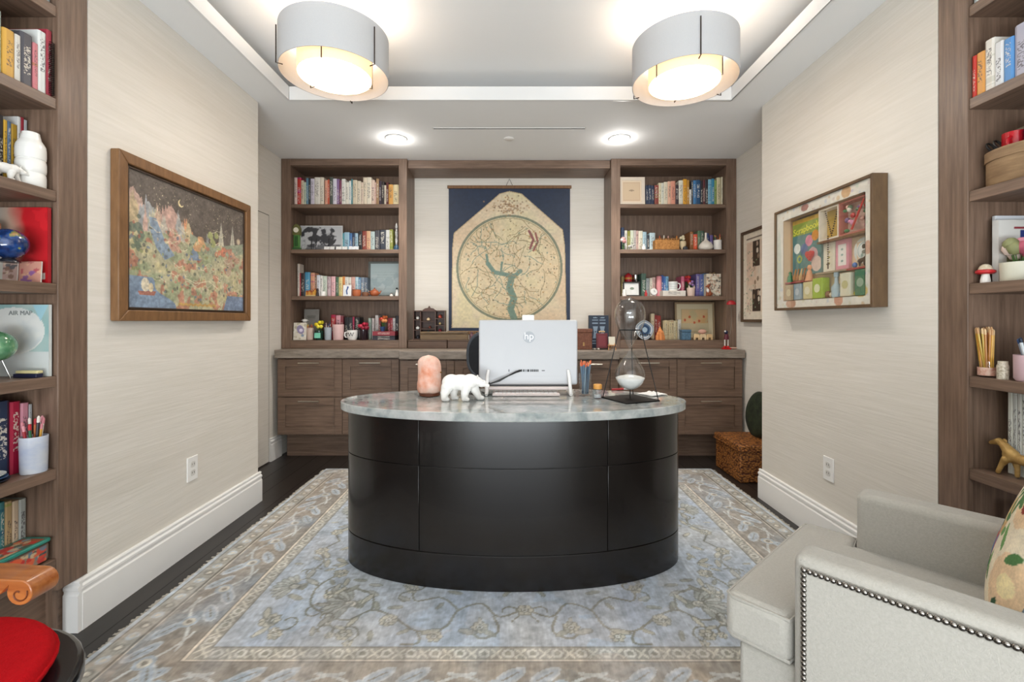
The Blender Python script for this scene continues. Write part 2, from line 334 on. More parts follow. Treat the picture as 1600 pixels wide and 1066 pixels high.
tag(G().lathe([(0, -.006), (.034, -.006), (.038, -.003), (.038, 0), (0, 0)], 28, cap=False).obj('sprinkler_cap', white, loc=(-.024, 3.465, CEIL), smooth=40), 'small flush white sprinkler cap on soffit between the downlights', 'sprinkler')
# ---- outlets
def outlet(x, y, z, rz, side):
    t = thing('wall_outlet', f'white duplex power outlet low on the {side} papered wall', 'outlet', (x, y, z), rz, 'wall outlets')
    G().box(-.037, .037, -.006, 0, -.06, .06).obj('cover_plate', white, t, bevel=.002)
    for k in (-1, 1):
        s = G().prism([(p[0], p[1]+k*.021) for p in rrect(.034, .029, .011)], -.0075, -.006, 'y').obj('socket', M('socket_white', 'dddad4', .4, noise=(9, .03)), t)
        G().box(-.008, -.006, -.0082, -.0075, k*.021-.003, k*.021+.006).box(.006, .008, -.0082, -.0075, k*.021-.003, k*.021+.006).obj('slots', M('slot_black'), s)
p = px(299, 732, 0); dl = F*(-XL)/(800-299.5); outlet(XL, dl, EYE-(732-CY)*dl/F, PI/2, 'left')
dr = F*XR/(1295.5-800); outlet(XR, dr, EYE-(733-CY)*dr/F, -PI/2, 'right')

# ================================================================== BACK WALL JOINERY
wz, wx, wy = wood('z'), wood('x'), wood('y')
dark_in = wz
YF, ZC = 3.89, .91
SHB = [1.36, 1.76, 2.149]            # tops of loose shelves, bottom shelf .98
def bookcase(x0, i0, i1, x1, label):
    t = thing('bookcase', label, 'bookcase', (x0, YF, ZC)); w = x1-x0; a, b = i0-x0, i1-x0; H = CEIL-ZC-.001
    G().box(0, a, 0, .03, 0, H).obj('stile', wz, t, bevel=.002); G().box(b, w, 0, .03, 0, H).obj('stile', wz, t, bevel=.002)
    G().box(a, b, 0, .03, 2.477-ZC, H).obj('top_rail', wx, t, bevel=.002); G().box(a, b, .002, .03, 0, .07).obj('bottom_rail', wx, t, bevel=.002)
    G().box(0, a-.004, .03, .309, 0, H).obj('side_panel', wz, t); G().box(b+.004, w, .03, .309, 0, H).obj('side_panel', wz, t)
    G().box(a-.004, b+.004, .295, .309, .07, H-.06).obj('back_panel', wz, t); G().box(a-.004, b+.004, .03, .295, H-.06, H-.03).obj('top_panel', wx, t)
    G().box(a-.004, b+.004, .03, .309, .04, .07).obj('shelf', wx, t)
    for z in SHB: G().box(a-.003, b+.003, .012, .295, z-ZC-.033, z-ZC).obj('shelf', wx, t, bevel=.002)
    return t
bookcase(AL+.002, -1.894, -.969, -.899, 'tall walnut built-in bookcase left of the hanging map')
bookcase(.848, .926, 1.833, AR-.002, 'tall walnut built-in bookcase right of the hanging map')
hb = thing('header_beam', 'walnut header beam spanning the niche above the hanging map', 'beam', (-.025, 3.925, 2.463))
G().box(-.872, .871, 0, .03, 0, .071).obj('fascia', wx, hb, bevel=.002); G().box(-.872, .871, .03, .274, 0, .03).obj('underside_board', wx, hb)
# ---- countertop (one slab with a projecting middle)
P_ = [(AL+.03, 3.72), (-.896, 3.72), (-.896, 3.60), (.85, 3.60), (.85, 3.72), (1.908, 3.72), (1.908, 4.198), (AL+.03, 4.198)]
top = M('counter_stone', 'a3978b', .38, noise=(5, 0), col2='776c62', stretch=(2, 9, 9), bump=(6, .05))
tag(G().prism([(x, y) for x, y in P_], .842, ZC-.001, 'z').obj('countertop', top, bevel=.004), 'thick grey brown countertop running along the whole back wall', 'countertop')
nickel = M('brushed_nickel', 'cfc8bd', .32, 1, noise=(60, .1))
def shaker(w, h, fr=.062):
    g = G(); g.box(-w/2, w/2, -.002, .018, 0, h)
    g.v = []; g.f = []; g.m = []
    g.box(-w/2, -w/2+fr, 0, .02, 0, h).box(w/2-fr, w/2, 0, .02, 0, h).box(-w/2+fr, w/2-fr, 0, .02, 0, fr).box(-w/2+fr, w/2-fr, 0, .02, h-fr, h).box(-w/2+fr, w/2-fr, .009, .02, fr, h-fr)
    return g
def cabinet(x0, x1, y, cols, label, rows=((.524, .832), (.214, .518))):
    t = thing('base_cabinet', label, 'cabinet', (x0, y, 0))
    G().box(0, x1-x0, .022, 4.19-y, .205, .8415).obj('body', wz, t)
    G().box(.02, x1-x0-.02, 3.875-y if y > 3.7 else .16, 4.1-y, 0, .205).obj('toe_kick', wx, t)
    n = len(cols)-1
    for i in range(n):
        for z0, z1 in rows:
            a, b = cols[i]-x0+.002, cols[i+1]-x0-.002
            d = shaker(b-a, z1-z0).obj('drawer', wx, t, ((a+b)/2, 0, z0), bevel=.0015)
            q = G().tube([(-.085, -.026, 0), (.085, -.026, 0)], .0065, 10)
            for s in (-1, 1): q.tube([(s*.07, -.026, 0), (s*.07, .001, 0)], .004, 8)
            q.obj('handle', nickel, d, (0, 0, z1-z0-.03), smooth=50)
    return t
cabinet(AL+.04, -.905, 3.74, [AL+.045, -1.395, -.928], 'walnut base cabinet with four drawers beneath the left back bookcase')
cabinet(-.894, .848, 3.62, [-.892, -.4575, -.022, .412, .846], 'wide walnut base cabinet behind the oval desk, below the map')
cabinet(.86, 1.90, 3.74, [.88, 1.357, 1.895], 'walnut base cabinet with four drawers beneath the right back bookcase')

# ================================================================== SIDE BOOKCASES
SHS = [.305, .625, .953, 1.281, 1.609, 1.937, 2.265]
def side_bookcase(s, label):
    t = thing('bookcase', label, 'bookcase', (XL if s < 0 else XR, YS-.002, 0), PI/2 if s < 0 else -PI/2); L = YS-YN-.004; w_ = .112
    def B(a, b, *r):
        x = sorted((s*a, s*b)); return G().box(x[0], x[1], *r)
    B(0, w_, 0, .022, .19, CEIL-.001).obj('stile', wz, t, bevel=.002); B(L-w_, L, 0, .022, .19, CEIL-.001).obj('stile', wz, t, bevel=.002)
    B(w_, L-w_, 0, .022, 2.47, CEIL-.001).obj('top_rail', wx, t, bevel=.002)
    B(w_-.022, w_-.001, .022, .34, 0, CEIL-.001).obj('side_panel', wz, t); B(L-w_+.001, L-w_+.022, .022, .34, 0, CEIL-.001).obj('side_panel', wz, t)
    B(w_-.022, L-w_+.022, .34, .362, 0, CEIL-.001).obj('back_panel', wz, t)
    B(w_, L-w_, .045, .06, 0, .265).obj('plinth_board', wx, t); B(0, w_, .043, .06, 0, .19).obj('plinth_board', wx, t)
    for z in SHS: B(w_, L-w_, .005, .34, z-.038, z).obj('shelf', wx, t, bevel=.002)
side_bookcase(-1, 'tall walnut bookcase built into the left wall, nearest the red-cushioned chair')
side_bookcase(1, 'tall walnut bookcase built into the right wall, behind the armchair')

# ================================================================== DRUM LAMPS
bronze = M('dark_bronze', '4a4038', .35, .9, noise=(40, .1))
def drum_lamp(x, y, a0, label):
    t = thing('drum_ceiling_lamp', label, 'ceiling lamp', (x, y, TRAY), a0, 'drum ceiling lamps'); zt, zb, R, r = -.165, -.36, .252, .172
    G().lathe([(0, -.025), (.06, -.025), (.075, -.018), (.078, 0), (0, 0)], 32, cap=False).obj('canopy', M('canopy_cream', 'e8d9c4', .4, noise=(6, .03)), t, smooth=40)
    G().tube([(0, 0, -.02), (0, 0, -.2)], .011, 12).obj('stem', bronze, t, smooth=40)
    G().lathe([(R, zb), (R, zt), (R-.003, zt), (R-.003, zb), (R, zb)], 72, cap=False).obj('shade', M('shade_linen', 'cbcbcc', .85, noise=(220, .05), spec=.1), t, smooth=40)
    d = G().lathe([(r, zb-.004), (r, zt-.02), (r-.003, zt-.02), (r-.003, zb-.004), (r, zb-.004)], 64, cap=False).obj('inner_shade', M('diffuser_side', 'ffe3bd', .8, noise=(90, .03), emit=.5, emitcol='ffcf98'), t, smooth=40)
    G().lathe([(0, zb+.004), (r-.004, zb+.004), (r-.004, zb+.009), (0, zb+.009)], 64, cap=False).obj('diffuser_disc', M('diffuser_disc', 'fff5e6', .5, noise=(4, .02), emit=11.3, emitcol='fff6ec'), d)
    G().lathe([(0, zt-.05), (r-.01, zt-.05), (r-.01, zt-.047), (0, zt-.047)], 48, cap=False).obj('bulb_tray', M('bulb_tray', 'fff0da', .5, noise=(4, .02), emit=1.9, emitcol='fff2e4'), d)
    for k in range(3):
        a = 2*PI*k/3; c, s_ = math.cos(a), math.sin(a); Q = R+.006
        G().tube([(c*Q, s_*Q, zt-.03), (c*Q, s_*Q, zb-.008), (c*(Q-.028), s_*(Q-.028), zb-.008)], .0028, 8).obj('shade_rod', bronze, t, smooth=50)
        a += PI/3; c, s_ = math.cos(a), math.sin(a); Q = r+.006
        G().tube([(c*Q, s_*Q, zt-.03), (c*Q, s_*Q, zb-.012), (c*(Q-.032), s_*(Q-.032), zb-.012)], .0026, 8).obj('inner_rod', bronze, t, smooth=50)
    l = bpy.data.lights.new('lamp_glow', 'POINT'); l.energy = 3.2; l.color = (1, .96, .91); l.shadow_soft_size = .08
    o = bpy.data.objects.new('lamp_glow', l); COL.objects.link(o); o.location = (0, 0, zt-.01); o.parent = t
drum_lamp(-.862, 2.22, math.radians(-28), 'double drum ceiling lamp with white outer shade, over desk\'s left end')
drum_lamp(.862, 2.28, math.radians(25), 'double drum ceiling lamp with white outer shade, over desk\'s right end')

# ================================================================== RUG
RX0, RX1, RY0, RY1 = -1.43, 1.53, 1.2, 3.5; RW, RH = RX1-RX0, RY1-RY0
def make_rug():
    c = Cv(RW, RH, 560, 440, '9aa6b4'); X, Y = c.X, c.Y; e = np.minimum(np.minimum(X, RW-X), np.minimum(Y, RH-Y))
    warm = np.clip((fbm(X*1.6+3, Y*1.6, 4)-.42)*3, 0, 1)
    # field: faded blue with abrash streaks
    c.fill(np.ones_like(X), 'a3abb4'); c.fill(np.clip(fbm(X*14, Y*1.4, 2)*1.6-.4, 0, 1), '929fb0', .85); c.fill(np.clip(fbm(X*3, Y*3, 5)*2-.95, 0, 1), 'b3b3af', .75)
    rs = np.random.RandomState(11); cx0, cy0 = RW/2, RH/2; OUT, LT = '777870', 'b0b1ad'
    def sym(fn):
        for sx in (1, -1):
            for sy in (1, -1): fn(lambda x, y: (cx0+sx*x, cy0+sy*y))
    def rosette(T, x, y, r, petals, col, core):
        for k in range(petals):
            a = 2*PI*k/petals; p = T(x+r*.62*math.cos(a), y+r*.62*math.sin(a)); q = T(0, 0); sg = 1 if (p[0]-cx0)*(x or 1) >= 0 else -1
            c.disc(p[0], p[1], r*.42, OUT, a=.85); c.disc(p[0], p[1], r*.30, col)
        p = T(x, y); c.disc(*p, r*.42, OUT); c.disc(*p, r*.32, core); c.disc(*p, r*.14, OUT)
    def vine(T, pts, r=.0055, col=OUT):
        P = []
        for i in range(len(pts)-1):
            p0 = pts[max(i-1, 0)]; p1 = pts[i]; p2 = pts[i+1]; p3 = pts[min(i+2, len(pts)-1)]
            for k in range(10):
                t = k/10; f = lambda a, b, d, g_: .5*((2*b)+(-a+d)*t+(2*a-5*b+4*d-g_)*t*t+(-a+3*b-3*d+g_)*t**3)
                P.append(T(f(p0[0], p1[0], p2[0], p3[0]), f(p0[1], p1[1], p2[1], p3[1])))
        P.append(T(*pts[-1])); c.stroke(P, r, col, .9)
    def leaf(T, x, y, L, a, col='8e8f86'):
        p = T(x, y); q = T(x+L*math.cos(a), y+L*math.sin(a)); an = math.atan2(q[1]-p[1], q[0]-p[0]); m_ = ((p[0]+q[0])/2, (p[1]+q[1])/2)
        c.disc(*m_, L*.55, OUT, L*.22, .8, an); c.disc(*m_, L*.45, col, L*.14, 1, an)
    def field(T):
        vine(T, [(0, .55), (.10, .60), (.17, .52), (.26, .56), (.30, .66), (.40, .68), (.50, .60)])
        vine(T, [(.26, .56), (.34, .48), (.44, .50), (.47, .42)]); vine(T, [(.50, .60), (.60, .56), (.68, .62), (.78, .58)])
        vine(T, [(.60, .56), (.63, .46), (.72, .42), (.80, .46)]); vine(T, [(.78, .58), (.86, .52), (.88, .40), (.82, .30)]); vine(T, [(.88, .40), (.96, .32), (.94, .2), (.99, .1), (.94, 0)])
        vine(T, [(.12, .60), (.10, .68), (.16, .72), (.2, .68)]); vine(T, [(.4, .68), (.38, .74), (.44, .75)])
        for x, y, r, n in ((0, .56, .035, 6), (.17, .66, .034, 7), (.47, .42, .030, 6), (.33, .71, .03, 6), (.52, .62, .036, 8), (.66, .70, .032, 6), (.80, .46, .032, 7), (.97, .62, .04, 8), (.91, .70, .028, 6), (.99, .1, .035, 7), (.82, .30, .034, 7)):
            rosette(T, x, y, r, n, 'a9a79c', LT)
        for x, y, rx in ((.70, .52, .10), (.98, .40, .085), (.45, .25, .12), (.05, .30, .1)):
            for q in range(9):
                an = -1.2+2.4*q/8; leaf(T, x+rx*.25*math.cos(an), y+rx*.25*math.sin(an), rx*.85, an, 'a5a8a5' if q % 2 else '979b98')
                leaf(T, x-rx*.1, y, rx*.5, PI+an*.5, '8f918b')
            p = T(x, y); c.disc(*p, rx*.3, OUT, rx*.24, .8); c.disc(*p, rx*.22, 'b1b0a9', rx*.17, 1)
        for k in range(22):
            x, y, a, r = rs.uniform(.05, 1.0), rs.uniform(.08, .72), rs.uniform(0, 6.28), rs.uniform(.03, .07)
            vine(T, [(x+r*(1-q/7)*math.cos(a+q*.9), y+r*(1-q/7)*math.sin(a+q*.9)) for q in range(6)], .0042)
            if k % 2: rosette(T, x+r*math.cos(a), y+r*math.sin(a), .019, 5, 'a8a69c', LT)
        for k in range(58):
            x, y = rs.uniform(.03, 1.04), rs.uniform(.05, .74); leaf(T, x, y, rs.uniform(.04, .075), rs.uniform(0, 6.28), rs.choice(['8d8e86', '9a9b97', 'a8a79c']))
    st = rs.get_state()
    def f2(T): rs.set_state(st); field(T)
    sym(f2)
    # inner guard
    gi = (e > .325) & (e <= .388); c.fill(gi*1., '8f8c84'); n = 0
    def along(e0, step, fn):
        for k in range(int((RW-2*e0)/step)+1):
            x = e0+(k+.5)*(RW-2*e0)/(int((RW-2*e0)/step)+1); fn(x, e0, k, 0); fn(x, RH-e0, k, 0)
        for k in range(int((RH-2*e0)/step)+1):
            y = e0+(k+.5)*(RH-2*e0)/(int((RH-2*e0)/step)+1); fn(e0, y, k, 1); fn(RW-e0, y, k, 1)
    def g1(x, y, k, v):
        if k % 2: c.disc(x, y, .021, 'b7b5ae'); c.disc(x, y, .011, '8b897f')
        else: c.stroke([(x-.016, y-.018), (x+.016, y+.018)], .0045, 'b5b2a8'); c.stroke([(x-.016, y+.018), (x+.016, y-.018)], .0045, 'b5b2a8')
    along(.357, .042, g1)
    for a, b, col in ((.322, .329, 'c5bcaf'), (.316, .321, '6f6c66'), (.384, .391, '77766f')): c.fill(((e > a) & (e < b))*1., col)
    # main border: taupe with pale blue leaves
    mb = (e <= .316) & (e > .10); c.fill(mb*1., '86817a'); c.fill(mb*np.clip(fbm(X*10, Y*2.2, 9)*2.2-1, 0, 1), '9b8f80', .8); c.fill(mb*np.clip(fbm(X*5, Y*5, 12)*2.6-1.35, 0, 1), '8a97a5', .8)
    def g2(x, y, k, v):
        s_ = 1 if k % 2 else -1; dx, dy = (0, 1) if v else (1, 0); nx_, ny_ = (1, 0) if v else (0, 1)
        P = [(x+dx*(u*.15-.075)*2+nx_*s_*.06*math.cos(PI*u), y+dy*(u*.15-.075)*2+ny_*s_*.06*math.cos(PI*u)) for u in [i/12 for i in range(13)]]
        c.stroke(P, .006, 'b1b3b1', .9)
        a = math.atan2(dy, dx)
        for q in (-1, 1):
            lx, ly = x+nx_*q*s_*.048+dx*q*.05, y+ny_*q*s_*.048+dy*q*.05
            c.disc(lx, ly, .062, 'a9adb0', .026, .95, a+q*s_*.6); c.disc(lx, ly, .05, '99a2ab', .018, .95, a+q*s_*.6); c.stroke([(lx-.03*math.cos(a+q*s_*.6), ly-.03*math.sin(a+q*s_*.6)), (lx+.03*math.cos(a+q*s_*.6), ly+.03*math.sin(a+q*s_*.6))], .003, '7d7a73')
        c.disc(x, y, .034, '9aa2a9'); c.disc(x, y, .022, 'b4b1a8'); c.disc(x, y, .010, '807b72')
    along(.208, .22, g2)
    # outer guard
    og = (e <= .10) & (e > .022); c.fill(og*1., '98958d')
    def g3(x, y, k, v):
        c.disc(x, y, .021, '807d75' if k % 2 else 'a9b0b5', a=.9); c.disc(x, y, .010, 'bab6ab')
    along(.06, .06, g3)
    for a, b, col in ((.095, .102, '66635c'), (.102, .107, 'b2aca1'), (.018, .024, '6d6a64')): c.fill(((e > a) & (e < b))*1., col)
    c.fill((e <= .018)*1., 'a4acb3')
    c.fill(np.clip(fbm(X*9, Y*2.5, 14)*2.4-.9, 0, 1), 'a3a7ab', .3); c.fill(warm*(fbm(X*7, Y*7, 3) > .4), 'b49f8c', .2); c.mottle(22, .26, 6); c.mottle(70, .30, 8); c.a *= 1.36
    return c
rug = thing('area_rug', 'faded blue and taupe oriental rug with pale fringe under the oval desk', 'rug', (RX0, RY0, 0))
make_rug().obj('pile', print_mat('rug_weave', .95, (90, 14, 1), .25), rug, (0, 0, .0105), flat=True)
G().box(.001, RW-.001, .001, RH-.001, .001, .0102).obj('backing', M('rug_backing', '9a958c', .95, noise=(40, .2)), rug)
rs = random.Random(5); g = G()
for s_, x in ((-1, 0), (1, RW)):
    y = .01
    while y < RH-.01:
        L = rs.uniform(.008, .03); q = rs.uniform(-.008, .008); w = rs.uniform(.003, .006); h = rs.uniform(.004, .009)
        g.add([(x, y-w, .001), (x, y+w, .001), (x, y, h+.002), (x+s_*L, y+q-w*.5, .001), (x+s_*L, y+q+w*.5, .001), (x+s_*L*.9, y+q, .005)], [(0, 3, 5, 2), (1, 2, 5, 4), (3, 4, 5), (0, 1, 4, 3), (0, 2, 1)]); y += w*1.7
fr = g.obj('fringe', M('fringe_wool', 'cfc8ba', .95, noise=(50, .2)), rug); fr['kind'] = 'stuff'

# ================================================================== OVAL DESK
DX, DY, DZ = .006, 2.226, .012
desk = thing('oval_desk', 'oval executive desk with black wood body and speckled grey stone top', 'desk', (DX, DY, DZ))
ebony = M('ebonised_wood', '15110f', .26, noise=(3, 0), col2='110e0d', stretch=(20, 20, 1.0), bump=(12, .03), coat=.12)
A, B, TOPZ = .799, .32, .767-DZ
def el(a, b, f): return (a*math.sin(f), -b*math.cos(f))
def arc(f0, f1, o, th, z0, z1, n=26):
    fs = [math.radians(f0+(f1-f0)*i/n) for i in range(n+1)]
    return G().prism([el(A+o, B+o, f) for f in fs]+[el(A+o-th, B+o-th, f) for f in fs[::-1]], z0, z1, 'z')
arc(-126, 126, -.006, .03, 0, TOPZ-.039, 70).obj('carcass', ebony, desk, smooth=30)
for f0, f1 in ((-126, -30.55), (-30.25, 30.25), (30.55, 126)):
    arc(f0, f1, 0, .008, .530-DZ, TOPZ-.039).obj('upper_panel', ebony, desk, smooth=30, bevel=.0012); arc(f0, f1, 0, .008, .163-DZ, .526-DZ).obj('lower_panel', ebony, desk, smooth=30, bevel=.0012)
arc(-126, 126, 0, .008, 0, .159-DZ, 70).obj('plinth', ebony, desk, smooth=30, bevel=.0012)
def stone():
    m = M('desk_granite', 'b4b6b4', .07, noise=(26, 0), col2='6e7473', coat=.3); nt = m.node_tree; N = nt.nodes; L = nt.links; b = N['Principled BSDF']
    vo = N.new('ShaderNodeTexNoise'); vo.inputs['Scale'].default_value = 5; vo.inputs['Detail'].default_value = 8; vo.inputs['Distortion'].default_value = 1.5; tc = N.new('ShaderNodeTexCoord'); L.new(tc.outputs['Object'], vo.inputs[0])
    r = N.new('ShaderNodeValToRGB'); r.color_ramp.elements[0].position = .42; r.color_ramp.elements[0].color = (*lin('8f9a98'), 1); r.color_ramp.elements[1].position = .58; r.color_ramp.elements[1].color = (*lin('c9c8c4'), 1); L.new(vo.outputs[0], r.inputs[0])
    mx = N.new('ShaderNodeMix'); mx.data_type = 'RGBA'; mx.inputs[0].default_value = .5; L.new(b.inputs['Base Color'].links[0].from_socket, mx.inputs[6]); L.new(r.outputs[0], mx.inputs[7]); L.new(mx.outputs[2], b.inputs['Base Color'])
    return m
G().prism([el(.835, .35, 2*PI*i/96) for i in range(96)], TOPZ-.038, TOPZ, 'z').obj('stone_top', stone(), desk, smooth=30, bevel=.004)
DT = .767
def dsk(x, y): d = F*(EYE-DT)/(y-CY); return ((x-CX)*d/F, d, DT)

# ---- computer
pl = M('silver_plastic', 'bcbdc0', .35, noise=(3, .02)); plw = M('white_plastic', 'ecebea', .35, noise=(3, .02)); blk = M('black_plastic', '161616', .45, noise=(20, .1))
mon = thing('desktop_computer', 'white all-in-one computer seen from behind on the oval desk', 'computer', (.084, 2.36, DT))
G().prism([(p[0], p[1]+.218) for p in rrect(.512, .336, .012)], -.004, .026, 'y').obj('housing', pl, mon, bevel=.008, seg=3)
G().prism([(p[0], p[1]+.215) for p in rrect(.506, .326, .01)], .0265, .029, 'y').obj('screen', blk, mon)
G().prism([(p[0], p[1]+.397) for p in rrect(.062, .03, .006)], .002, .014, 'y').obj('popup_camera', plw, mon, bevel=.002)
lg = M('logo_silver', 'a3a7ad', .35, 0, noise=(5, .05)); q = G(); n = 40
pts = [(.030*math.cos(2*PI*i/n), .030*math.sin(2*PI*i/n)) for i in range(n)]
lo = G().prism(pts, -.0052, -.004, 'y').obj('logo', lg, mon, (.004, 0, .297)); text_mesh('logo_letters', 'hp', .052, M('logo_letters', 'f1f1f2', .3, noise=(5, .02)), lo, (0, -.0054, .004))
for i, (x, w) in enumerate(((-.10, .004), (-.035, .008), (-.023, .008), (-.012, .004), (.0, .012), (.014, .007), (.023, .007), (.032, .007), (.041, .007), (.05, .006))):
    G().box(x-w/2, x+w/2, -.0048, -.003, .118, .130).obj('port', blk, mon)
G().box(.07, .086, -.0046, -.003, .122, .126).obj('vent_slot', blk, mon)
G().box(-.22, .22, -.0044, -.003, .094, .0955).obj('seam_line', M('seam_grey', 'b9bbbd', .5, noise=(5, .05)), mon)
G().box(-.20, .21, .004, .024, .042, .0505).obj('speaker_slot', blk, mon)
G().box(-.225, .215, -.03, .02, .028, .042).obj('foot_bar', M('foot_rose', 'e3d6d3', .35, noise=(5, .03)), mon, bevel=.003)
for s in (-1, 1):
    q = G(); q.tube([(s*.205, -.012, .128), (s*.209, -.02, .10), (s*.213, -.065, .009)], [.0075, .009, .009], 10)
    q.tube([(s*.213, -.065, .009), (s*.213, .09, .006)], [.008, .005], 8); q.obj('stand_leg', plw, mon, smooth=50)
kb = thing('keyboard', 'pale keyboard tucked under the white computer', 'keyboard', dsk(822, 619.5), 0)
G().box(-.17, .17, -.01, .10, .002, .014).obj('keyboard_body', M('foot_rose'), kb, bevel=.003)
q = G()
for r_ in range(5):
    for k in range(15): q.box(-.16+k*.0214, -.142+k*.0214, .005+r_*.018, .02+r_*.018, .014, .0165)
q.obj('keys', plw, kb)['kind'] = 'stuff'
cb = G().tube([(-.042+.084, 2.352, DT+.124), (.02, 2.335, DT+.118), (-.02, 2.325, DT+.10), (-.065, 2.31, DT+.078), (-.11, 2.315, DT+.062), (-.16, 2.33, DT+.045), (-.20, 2.36, DT+.02), (-.23, 2.37, DT+.005), (-.19, 2.33, DT+.004), (-.15, 2.28, DT+.004), (-.12, 2.33, DT+.004), (-.16, 2.42, DT+.004)], [.006, .005, .0035, .006, .0035, .003, .003, .003, .003, .003, .003, .003], 8)
tag(cb.obj('power_cable', blk, smooth=60), 'black power cable plugged into the computer\'s back', 'cable')

# ---- salt lamp
def rock():
    g = G(); prof = []; n = 26; m_ = 22; rs = random.Random(2); vs = []
    for j in range(m_+1):
        t = j/m_; R = .067*(1-.30*t**1.5)*(math.sqrt(max(1-((t-.80)/.2)**2, 0)) if t > .80 else 1)*(.86+.14*min(t/.12, 1))
        for i in range(n):
            a = 2*PI*i/n; k = 1+.26*(fbm(np.array(2+1.3*math.cos(a)+t*2), np.array(2+1.3*math.sin(a)+t*1.2), 1)-.5)*2; vs.append((max(R, .0005)*k*math.cos(a)-.006*t, max(R, .0005)*k*math.sin(a), .018+.19*t))
    fs = [(j*n+i, j*n+(i+1) % n, (j+1)*n+(i+1) % n, (j+1)*n+i) for j in range(m_) for i in range(n)]
    return g.add(vs, fs+[tuple(range(n))])
x, y, _ = dsk(668.5, 621); sl = thing('salt_lamp', 'rough pink and orange salt rock lamp on the desk', 'lamp', (x, y+.05, DT))
rock().obj('salt_rock', M('salt', 'f0d9cd', .6, noise=(11, 0), col2='d98560', bump=(40, .9), sss=.15), sl, smooth=180)
G().lathe([(0, 0), (.047, 0), (.052, .004), (.052, .016), (.046, .02), (0, .02)], 28, cap=False).obj('wooden_base', M('base_wood', '6b3a22', .5, noise=(6, .3)), sl, smooth=40)
G().tube([(.056, -.01, .12), (.062, -.012, .12)], .004, 8).obj('screw', M('brass', 'b08d4a', .3, 1, noise=(20, .1)), sl)

# ---- polar bear
def bear(name, label, loc, rz, L, mat, group=None):
    """walking bear of length L facing +X, origin under the belly"""
    k = L/.22
    t = thing(name, label, 'figurine', loc, rz, group)
    blob('body', mat, [(-.052, 0, .086, .046, .034, .040), (-.01, 0, .087, .058, .036, .038), (.036, 0, .092, .040, .032, .035), (.092, 0, .082, .024, .018, .018)],
         [[(.045, 0, .097, .028), (.075, 0, .092, .021), (.098, 0, .080, .014), (.120, 0, .072, .009)],
          [(-.070, -.014, .066, .030), (-.082, -.020, .035, .020), (-.084, -.022, .014, .0145)], [(-.084, -.022, .012, .012), (-.068, -.022, .0105, .0105)],
          [(-.045, .014, .064, .029), (-.044, .020, .035, .019), (-.046, .022, .014, .014)], [(-.046, .022, .012, .012), (-.030, .022, .0105, .0105)],
          [(.020, -.014, .066, .026), (.012, -.020, .035, .0185), (.010, -.022, .014, .0145)], [(.010, -.022, .012, .012), (.026, -.022, .0105, .0105)],
          [(.050, .014, .066, .026), (.064, .020, .036, .0185), (.076, .022, .014, .0145)], [(.076, .022, .012, .012), (.092, .022, .0105, .0105)]], t, k=k)
    for s in (-1, 1):
        G().ball((.070*k, s*.015*k, .114*k), (.005*k, .005*k, .007*k), 8, 6).obj('ear', mat, t, smooth=180); G().ball((.098*k, s*.0115*k, .093*k), .0022*k, 6, 5).obj('eye', blk, t, smooth=180)
    G().ball((.1265*k, 0, .083*k), .0045*k, 8, 6).obj('nose', blk, t, smooth=180)
    return t
cer = M('white_ceramic', 'efede8', .25, noise=(5, .03))
x, y, _ = dsk(724, 626.5); bear('polar_bear_figurine', 'white ceramic polar bear walking right beside the salt lamp', (x-.004, y, DT), 0, .222, M('bisque_white', 'f0eeea', .5, noise=(6, .03)))

# ---- pencils in a glass, jar, pens
gl = glass('clear_glass', (.985, .992, .992))
PEN = {}
def pencil(label, grp, base, tip, r, colh, tiph, name='pencil'):
    t = thing(name, label, 'pencil', base, 0, grp); v = Vector(tip)-Vector(base)
    G().tube([(0, 0, 0), v*.88], r, 6).obj('barrel', C(colh, .4), t); G().tube([v*.88, v*.97, v], [r*1.05, r*1.05, r*.5], 6).obj('eraser', C(tiph, .6), t)
x, y, _ = dsk(916.5, 620); y += .035; pc = thing('pencil_glass', 'clear drinking glass full of pencils right of the computer', 'glass', (x, y, DT), group=None)
G().lathe([(0, 0), (.030, 0), (.031, .004), (.035, .115), (.0335, .115), (.0295, .01), (0, .01)], 32, cap=False).obj('tumbler', gl, pc, smooth=40)
for k in range(14):
    a = k*2.4; r0 = .006+.014*((k*37) % 10)/10; r1 = .012+.020*((k*53) % 10)/10
    pencil('slim blue grey pencil with coral end in the desk glass', 'pencils in the desk glass', (x+r0*math.cos(a), y+r0*math.sin(a), DT+.0105), (x+r1*math.cos(a+.5), y+r1*math.sin(a+.5), DT+.165+.018*((k*29) % 7)/7), .0034, ['5c7286', '6f8496', '4a5d70', '8398a6'][k % 4], ['e07b52', 'd96a4a', 'e8915f'][k % 3])
x, y, _ = dsk(935, 624); jr = thing('clip_jar', 'small glass jar with orange lid beside the pencil glass', 'jar', (x, y+.02, DT))
G().lathe([(0, 0), (.019, 0), (.021, .003), (.021, .042), (.017, .048), (.0155, .048), (.019, .04), (.019, .005), (0, .005)], 24, cap=False).obj('jar', gl, jr, smooth=40)
G().lathe([(0, .048), (.02, .048), (.021, .051), (.021, .068), (.018, .071), (0, .071)], 24, cap=False).obj('lid', C('d99a4a', .5), jr, smooth=40)
G().lathe([(0, .0055), (.0175, .0055), (.0175, .02), (0, .022)], 16, cap=False).obj('contents', C('c7cbd0', .6), jr)

